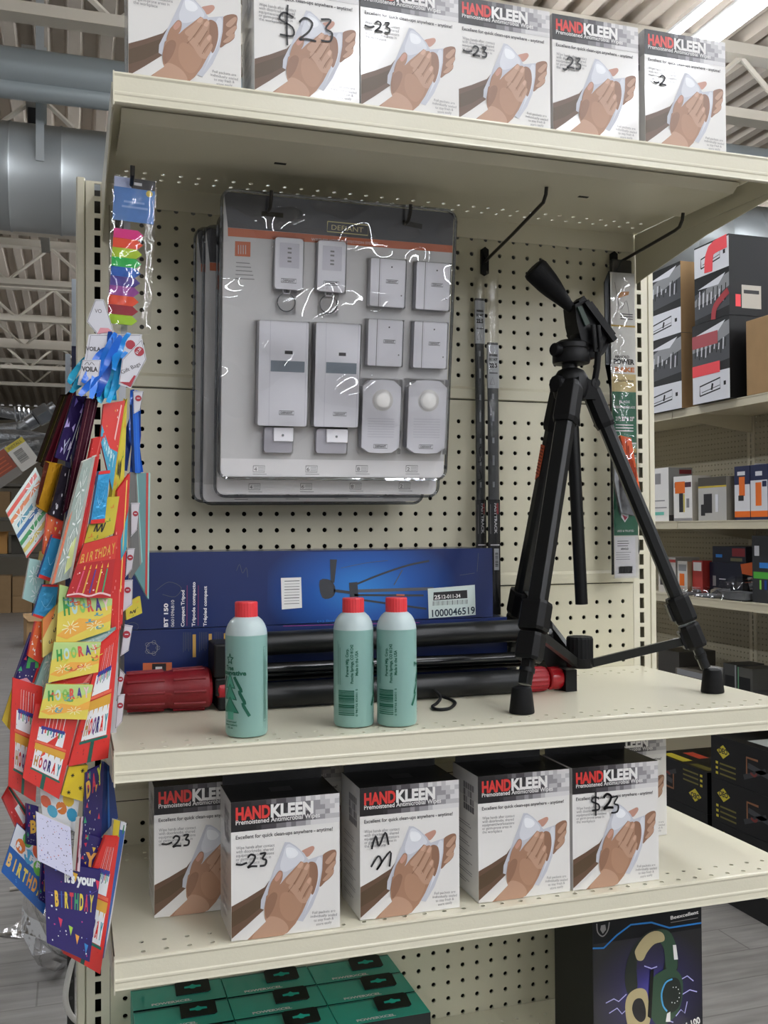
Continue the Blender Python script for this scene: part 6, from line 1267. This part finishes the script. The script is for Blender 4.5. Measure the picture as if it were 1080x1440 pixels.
# dark tool cartons on the base deck
YEL = M('#c8b832', .4); YD = M('#6a6226', .45); COP = M('#8a5a3a', .4)
def deo(inv):
    def f(F, Fs, w, h, d):
        g = (lambda x, z: (w * (1 - x), h * (1 - z))) if inv else (lambda x, z: (w * x, h * z))
        F.poly([g(.10, .66), g(.21, .82), g(.32, .66), g(.21, .50)], YEL, 2); a, c = g(.135, .62), g(.285, .62)
        F.text('DEO', a, c, .030, INK, 3, .04)
        for k in range(3): F.poly([g(.08, .40 - .12 * k), g(.12, .40 - .12 * k), g(.12, .34 - .12 * k), g(.08, .34 - .12 * k)], YEL, 2); F.poly([g(.15, .39 - .12 * k), g(.42, .39 - .12 * k), g(.42, .35 - .12 * k), g(.15, .35 - .12 * k)], YD, 2)
        F.stroke([g(.60, .35), g(.60, .72), g(.78, .72)], .009, COP, 3, 0); F.stroke([g(.62, .55), g(.95, .45), g(1.0, .30)], .022, M('#3a3c40', .4), 2, 0); F.stroke([g(.55, .25), g(.9, .55)], .02, M('#2c2e32', .4), 2, 0); F.stroke([g(.66, .40), g(.72, .36), g(.76, .42)], .010, M('#7a2a24', .4), 4)
        Fs.rect(d * .1, h * .2, d * .9, h * .5, M('#2a2b2e', .4), 1)
    return f
def deotop(o, w):
    b = MB(); b.box(.05, .19, .03, w * .55, .1755, .1760, M('#b4bab4', .5)); b.box(.08, .12, .05, w * .3, .1760, .1763, M('#5a6a62', .5)); b.build('top_label', o)
for i, (x, y0, y1, z, l, inv) in enumerate(((2.045, 1.610, 1.985, .1110, 'dark tool carton with yellow diamond, lowest of the three stacked at far right', False), (2.045, 1.610, 1.985, .2870, 'dark tool carton with yellow diamond, middle of the three stacked at far right', False), (2.045, 1.610, 1.985, .4630, 'dark tool carton with yellow diamond and a label on top, uppermost of the stack', False), (2.060, 2.035, 2.440, .1110, 'dark tool carton with yellow diamond, lower one next to the back row box', False), (2.060, 2.035, 2.440, .2870, 'dark tool carton placed upside down with an inverted yellow diamond', True))):
    o = goods(x, y0, y1, z, .40, .175, BK, l, deo(inv), group='dark tool cartons', name='tool_carton')
    if i == 2: deotop(o, .375)
    if i == 4:
        b = MB(); b.box(.02, .06, .02, .15, .1755, .1760, YD); b.box(.02, .07, .20, .36, .1755, .1760, YEL); b.box(.12, .17, .22, .34, .1755, .1761, M('#c8432a', .4)); b.build('printed_top', o)

# ------------------------------------------------------------------ left side: hoses on the far side of the gondola, cable, plastic, stock on the floor
HOSE = M('#8e9194', .3, .9, bump=.8, scale=170); FIT = M('#8c8f92', .25, .7)
hoff = [.06, .03, 0, -.03, .095]
def hose(path, r, label, nut=None, coil=False):
    dy = hoff.pop(0); path = [(p[0], p[1] + dy, p[2]) for p in path]
    o = empty('braided_hose', path[0]); off = Vector(path[0]); b = MB(); P = smooth_path([Vector(p) - off for p in path], 8); b.tube(P, r, HOSE, n=18); b.build('braid', o)
    e = P[-1]; d = (P[-1] - P[-2]).normalized(); f = MB(); f.lathe([(r * 1.12, -.012), (r * 1.15, .004), (r * .8, .006)], e, d, FIT, n=18)
    if nut: f.lathe([(r * 1.35, .006), (r * 1.5, .009), (r * 1.5, .030), (r * 1.3, .033)], e, d, FIT, n=6, ribs=1, rib=0); f.lathe([(r * .95, .033), (r * .95, .044)], e, d, FIT, n=18)
    f.build('end_fitting', o)
    if coil:
        c = MB(); c.tube([Vector((0, 0, 0)) + d.cross(Vector((0, 1, 0))).normalized() * 0 + e - d * (.03 - .0011 * k) + Vector((0, math.cos(k * .9), math.sin(k * .9))) * r * 1.3 for k in range(30)], .0016, STEEL, n=5); c.build('spring', o)
    return tag(o, label, 'hose', 'braided supply hoses')
hose([(-.690, .30, 1.715), (-.640, .27, 1.712), (-.590, .25, 1.704), (-.560, .25, 1.700)], .0095, 'thin braided hose with a bright spring collar, topmost of the hose bundle', coil=True)
hose([(-.690, .22, 1.655), (-.635, .24, 1.668), (-.580, .25, 1.676), (-.5560, .25, 1.6900)], .0115, 'braided hose with a large hexagonal nut pointing up to the right', nut=True)
hose([(-.700, .21, 1.630), (-.650, .22, 1.645), (-.600, .225, 1.655), (-.545, .23, 1.652), (-.500, .24, 1.640)], .0135, 'thick horizontal braided hose in the middle of the hose bundle')
hose([(-.700, .20, 1.555), (-.650, .20, 1.600), (-.590, .205, 1.632), (-.530, .21, 1.642), (-.490, .23, 1.640)], .0125, 'braided hose curving up from lower left under the thick one')
hose([(-.700, .23, 1.600), (-.650, .25, 1.625), (-.580, .26, 1.640), (-.500, .27, 1.650)], .0115, 'braided hose behind, between the thick and the curving ones')
b = MB(); b.tube([(-.43, .335, 1.70), (-.52, .33, 1.70), (-.66, .32, 1.695), (-.685, .32, 1.705)], .003, M('#33302b', .35, .5)); b.box(-.434, -.428, .32, .35, 1.68, 1.72, BLACK); tag(b.build('peg_hook'), 'peg hook carrying the braided hoses on the far side, mostly hidden', 'hook')
o = empty('hose_label', (-.597, .14, 1.599)); o.rotation_euler = (0, math.radians(-36), 0)
b = MB(); b.box(-.060, .020, 0, .0012, -.024, .024, M('#8a3a1c', .45)); F = Face(b, (-.06, 0, -.024), X3, Z3, .08, .048); F.lines(.05, .075, .036, .006, 4, .002, M('#b8522a', .5), 2); F.rect(0, 0, .08, .014, M('#77726c', .4), 2); b.build('card', o)
b = MB(); b.box(.021, .053, -.0004, .0008, -.022, .024, M('#d4d2cc', .45)); F = Face(b, (.021, -.0004, -.022), X3, Z3, .032, .046); F.barcode(.004, .010, .024, .034, M('#d4d2cc', .45), INK, 1, False); F.rect(0, .037, .032, .046, YEL, 1); F.text('INSTALL', (.004, .039), (.028, .039), .006, INK, 3); b.build('barcode_label', o)
tag(o, 'brown and white hose label with a bar code, tilted under the braided hoses', 'label')
for x, y, z0, z1, zc_, l in ((-.4935, .16, 1.30, 1.9090, 1.80, 'tall white and navy boxed item standing just behind the left post'), (-.5035, .19, 1.30, 1.7920, 1.62, 'second tall navy boxed item behind the left post, slightly lower')):
    b = MB(); b.box(x, x + .0085, y, y + .03, zc_, z1, M('#c9d3dc', .35)); b.box(x, x + .0085, y, y + .03, z0, zc_, M('#1c2350', .35)); tag(b.build('slim_carton', bevel=.001), l, 'box')
b = MB(); b.tube(smooth_path([(-.486, .07, .875), (-.497, .06, .838), (-.5025, .055, .808), (-.499, .055, .785), (-.488, .06, .765), (-.470, .07, .750)], 6), .0042, M('#dcdcd8', .4), n=12); tag(b.build('white_cable'), 'white cable looping beside the left post near the bottom', 'cable')
b = MB(); b.box(-.5005, -.4895, .062, .068, .10, .90, M('#4a4a4a', .5)); b.perf((-.500, .0618, .10), (1, 0, 0), (0, 0, 1), 1, 30, .010, .003, M('#2a2a2a', .5), pv=.0254); tag(b.build('slotted_rail'), 'dark slotted rail behind the white cable at the left post', 'rail')
PLAST = clear_film('crinkled_plastic', tint='#f4f5f7', gloss=.12, rough=.15, bump=1.0, scale=14)
def crumple(name, c, R, label, seed):
    r = random.Random(seed); bm_v = []; n, m = 14, 10; b = MB()
    for j in range(m + 1):
        for i in range(n):
            a = 2 * math.pi * i / n; f = math.pi * j / m; k = 1 + .30 * (r.random() - .5); bm_v.append((c[0] + R[0] * k * math.sin(f) * math.cos(a), c[1] + R[1] * k * math.sin(f) * math.sin(a), max(c[2] - R[2] * .98, c[2] + R[2] * k * math.cos(f))))
    b.add(bm_v, [(j * n + i, j * n + (i + 1) % n, (j + 1) * n + (i + 1) % n, (j + 1) * n + i) for j in range(m) for i in range(n)], PLAST); return tag(b.build(name), label, 'plastic wrap', 'crumpled plastic wrap')
crumple('plastic_wrap', (-.530, 2.10, .16), (.13, .20, .158), 'crumpled clear plastic wrap on the floor, lower of the pieces by the left post', 3)
crumple('plastic_wrap', (-.520, 2.72, .14), (.11, .18, .138), 'crumpled clear plastic wrap on the floor behind the lower piece', 5)
b = MB(); b.add([(-.78, 2.42, .006), (-.62, 2.33, .004), (-.52, 2.36, .05), (-.54, 2.43, .11), (-.62, 2.43, .08), (-.70, 2.42, .03)], [(0, 1, 5), (1, 2, 5), (2, 4, 5), (2, 3, 4)], PLAST); b.tube([(-.78, 2.42, .004), (-.62, 2.405, .006), (-.50, 2.44, .004)], .006, M('#b8b0a2', .5), n=6); tag(b.build('plastic_sheet'), 'pointed clear plastic sheet lying on the floor left of the navy bag', 'plastic wrap')
b = MB(); b.tube([(-.74, 2.88, .008), (-.62, 2.90, .008), (-.52, 2.89, .008)], .008, M('#b4aca0', .5), n=8); b.box(-.665, -.650, 2.885, 2.905, 0, .022, DARKIN); tag(b.build('plastic_strip'), 'thin pale strip of packing on the floor near the plastic sheet', 'scrap')
def floor_carton(x, y, w, d, h, label, rot=0, open_=False, z=0.0, col=CARD, group='brown cartons far down the aisle'):
    b = MB(); b.box(0, w, 0, d, 0, h, col); F = Face(b, (0, 0, 0), X3, Z3, w, h); F.rect(w * .42, h * .45, w * .58, h, CARD2, 1)
    if open_:
        b.prism([(0, 0, h), (w, 0, h), (w * .96, -d * .12, h * .93), (w * .04, -d * .12, h * .93)], (0, .004, .003), col); b.prism([(0, d, h), (w, d, h), (w, d * 1.3, h * 1.1), (0, d * 1.3, h * 1.1)], (0, .004, .003), col)
    o = b.build('cardboard_carton', bevel=.006); o.location = (x, y, z + .001); o.rotation_euler = (0, 0, math.radians(rot)); return tag(o, label, 'box', group)
floor_carton(-1.04, 11.80, .50, .38, .36, 'brown carton sitting alone on the open floor left of the bags', 8, True)
for x, y, z, w, h, l in ((-1.98, 17.5, 0, .44, .68, 'tall brown carton at the left edge of the far stacks'), (-1.52, 17.5, 0, .34, .30, 'brown carton on the floor in the far stack, lower middle'), (-1.52, 17.52, .302, .32, .35, 'brown carton on top of the lower middle one in the far stack'), (-1.16, 17.5, 0, .40, .64, 'brown carton in the far stack nearest the hanging bags'), (-.74, 17.6, 0, .5, .7, 'brown carton in the far stack hidden behind the hanging bags')): floor_carton(x, y, w, .5, h, l, 0, False, z, CARD2)
o = empty('storage_rack', (-1.6, 18.9, 0)); RK = M('#5a564c', .6); b = MB()
for x in (-1.9, .9):
    for y in (-.4, .4): b.box(x - .03, x + .03, y - .03, y + .03, 0, 2.6, RK)
b.build('post', o)
for z in (1.05, 1.75, 2.4): b = MB(); b.box(-1.93, .93, -.45, .45, z - .06, z, RK); b.build('rack_shelf', o)
tag(o, 'dark storage rack with cartons against the far wall at the left', 'rack')
for x, z, w, h, c, l in ((-2.05, 1.052, .38, .42, '#b98a4e', 'orange brown open carton on the far rack above the floor stacks'), (-1.60, 1.052, .30, .36, '#4a463e', 'dark carton on the far rack beside the open one'), (-2.02, 1.752, .40, .50, '#8d7250', 'brown carton with a white label on the upper far rack')):
    b = MB(); b.box(0, w, 0, .4, 0, h, M(c, .8)); F = Face(b, (0, 0, 0), X3, Z3, w, h)
    if 'label' in l: F.rect(w * .3, h * .3, w * .5, h * .7, LG, 1)
    if 'open' in l: b.prism([(-.02, 0, h), (w + .02, 0, h), (w + .12, -.22, h + .01), (-.02, -.22, h - .01)], (0, .004, .004), M(c, .8))
    q = b.build('cardboard_carton', bevel=.006); q.location = (x, 18.60, z); tag(q, l, 'box')
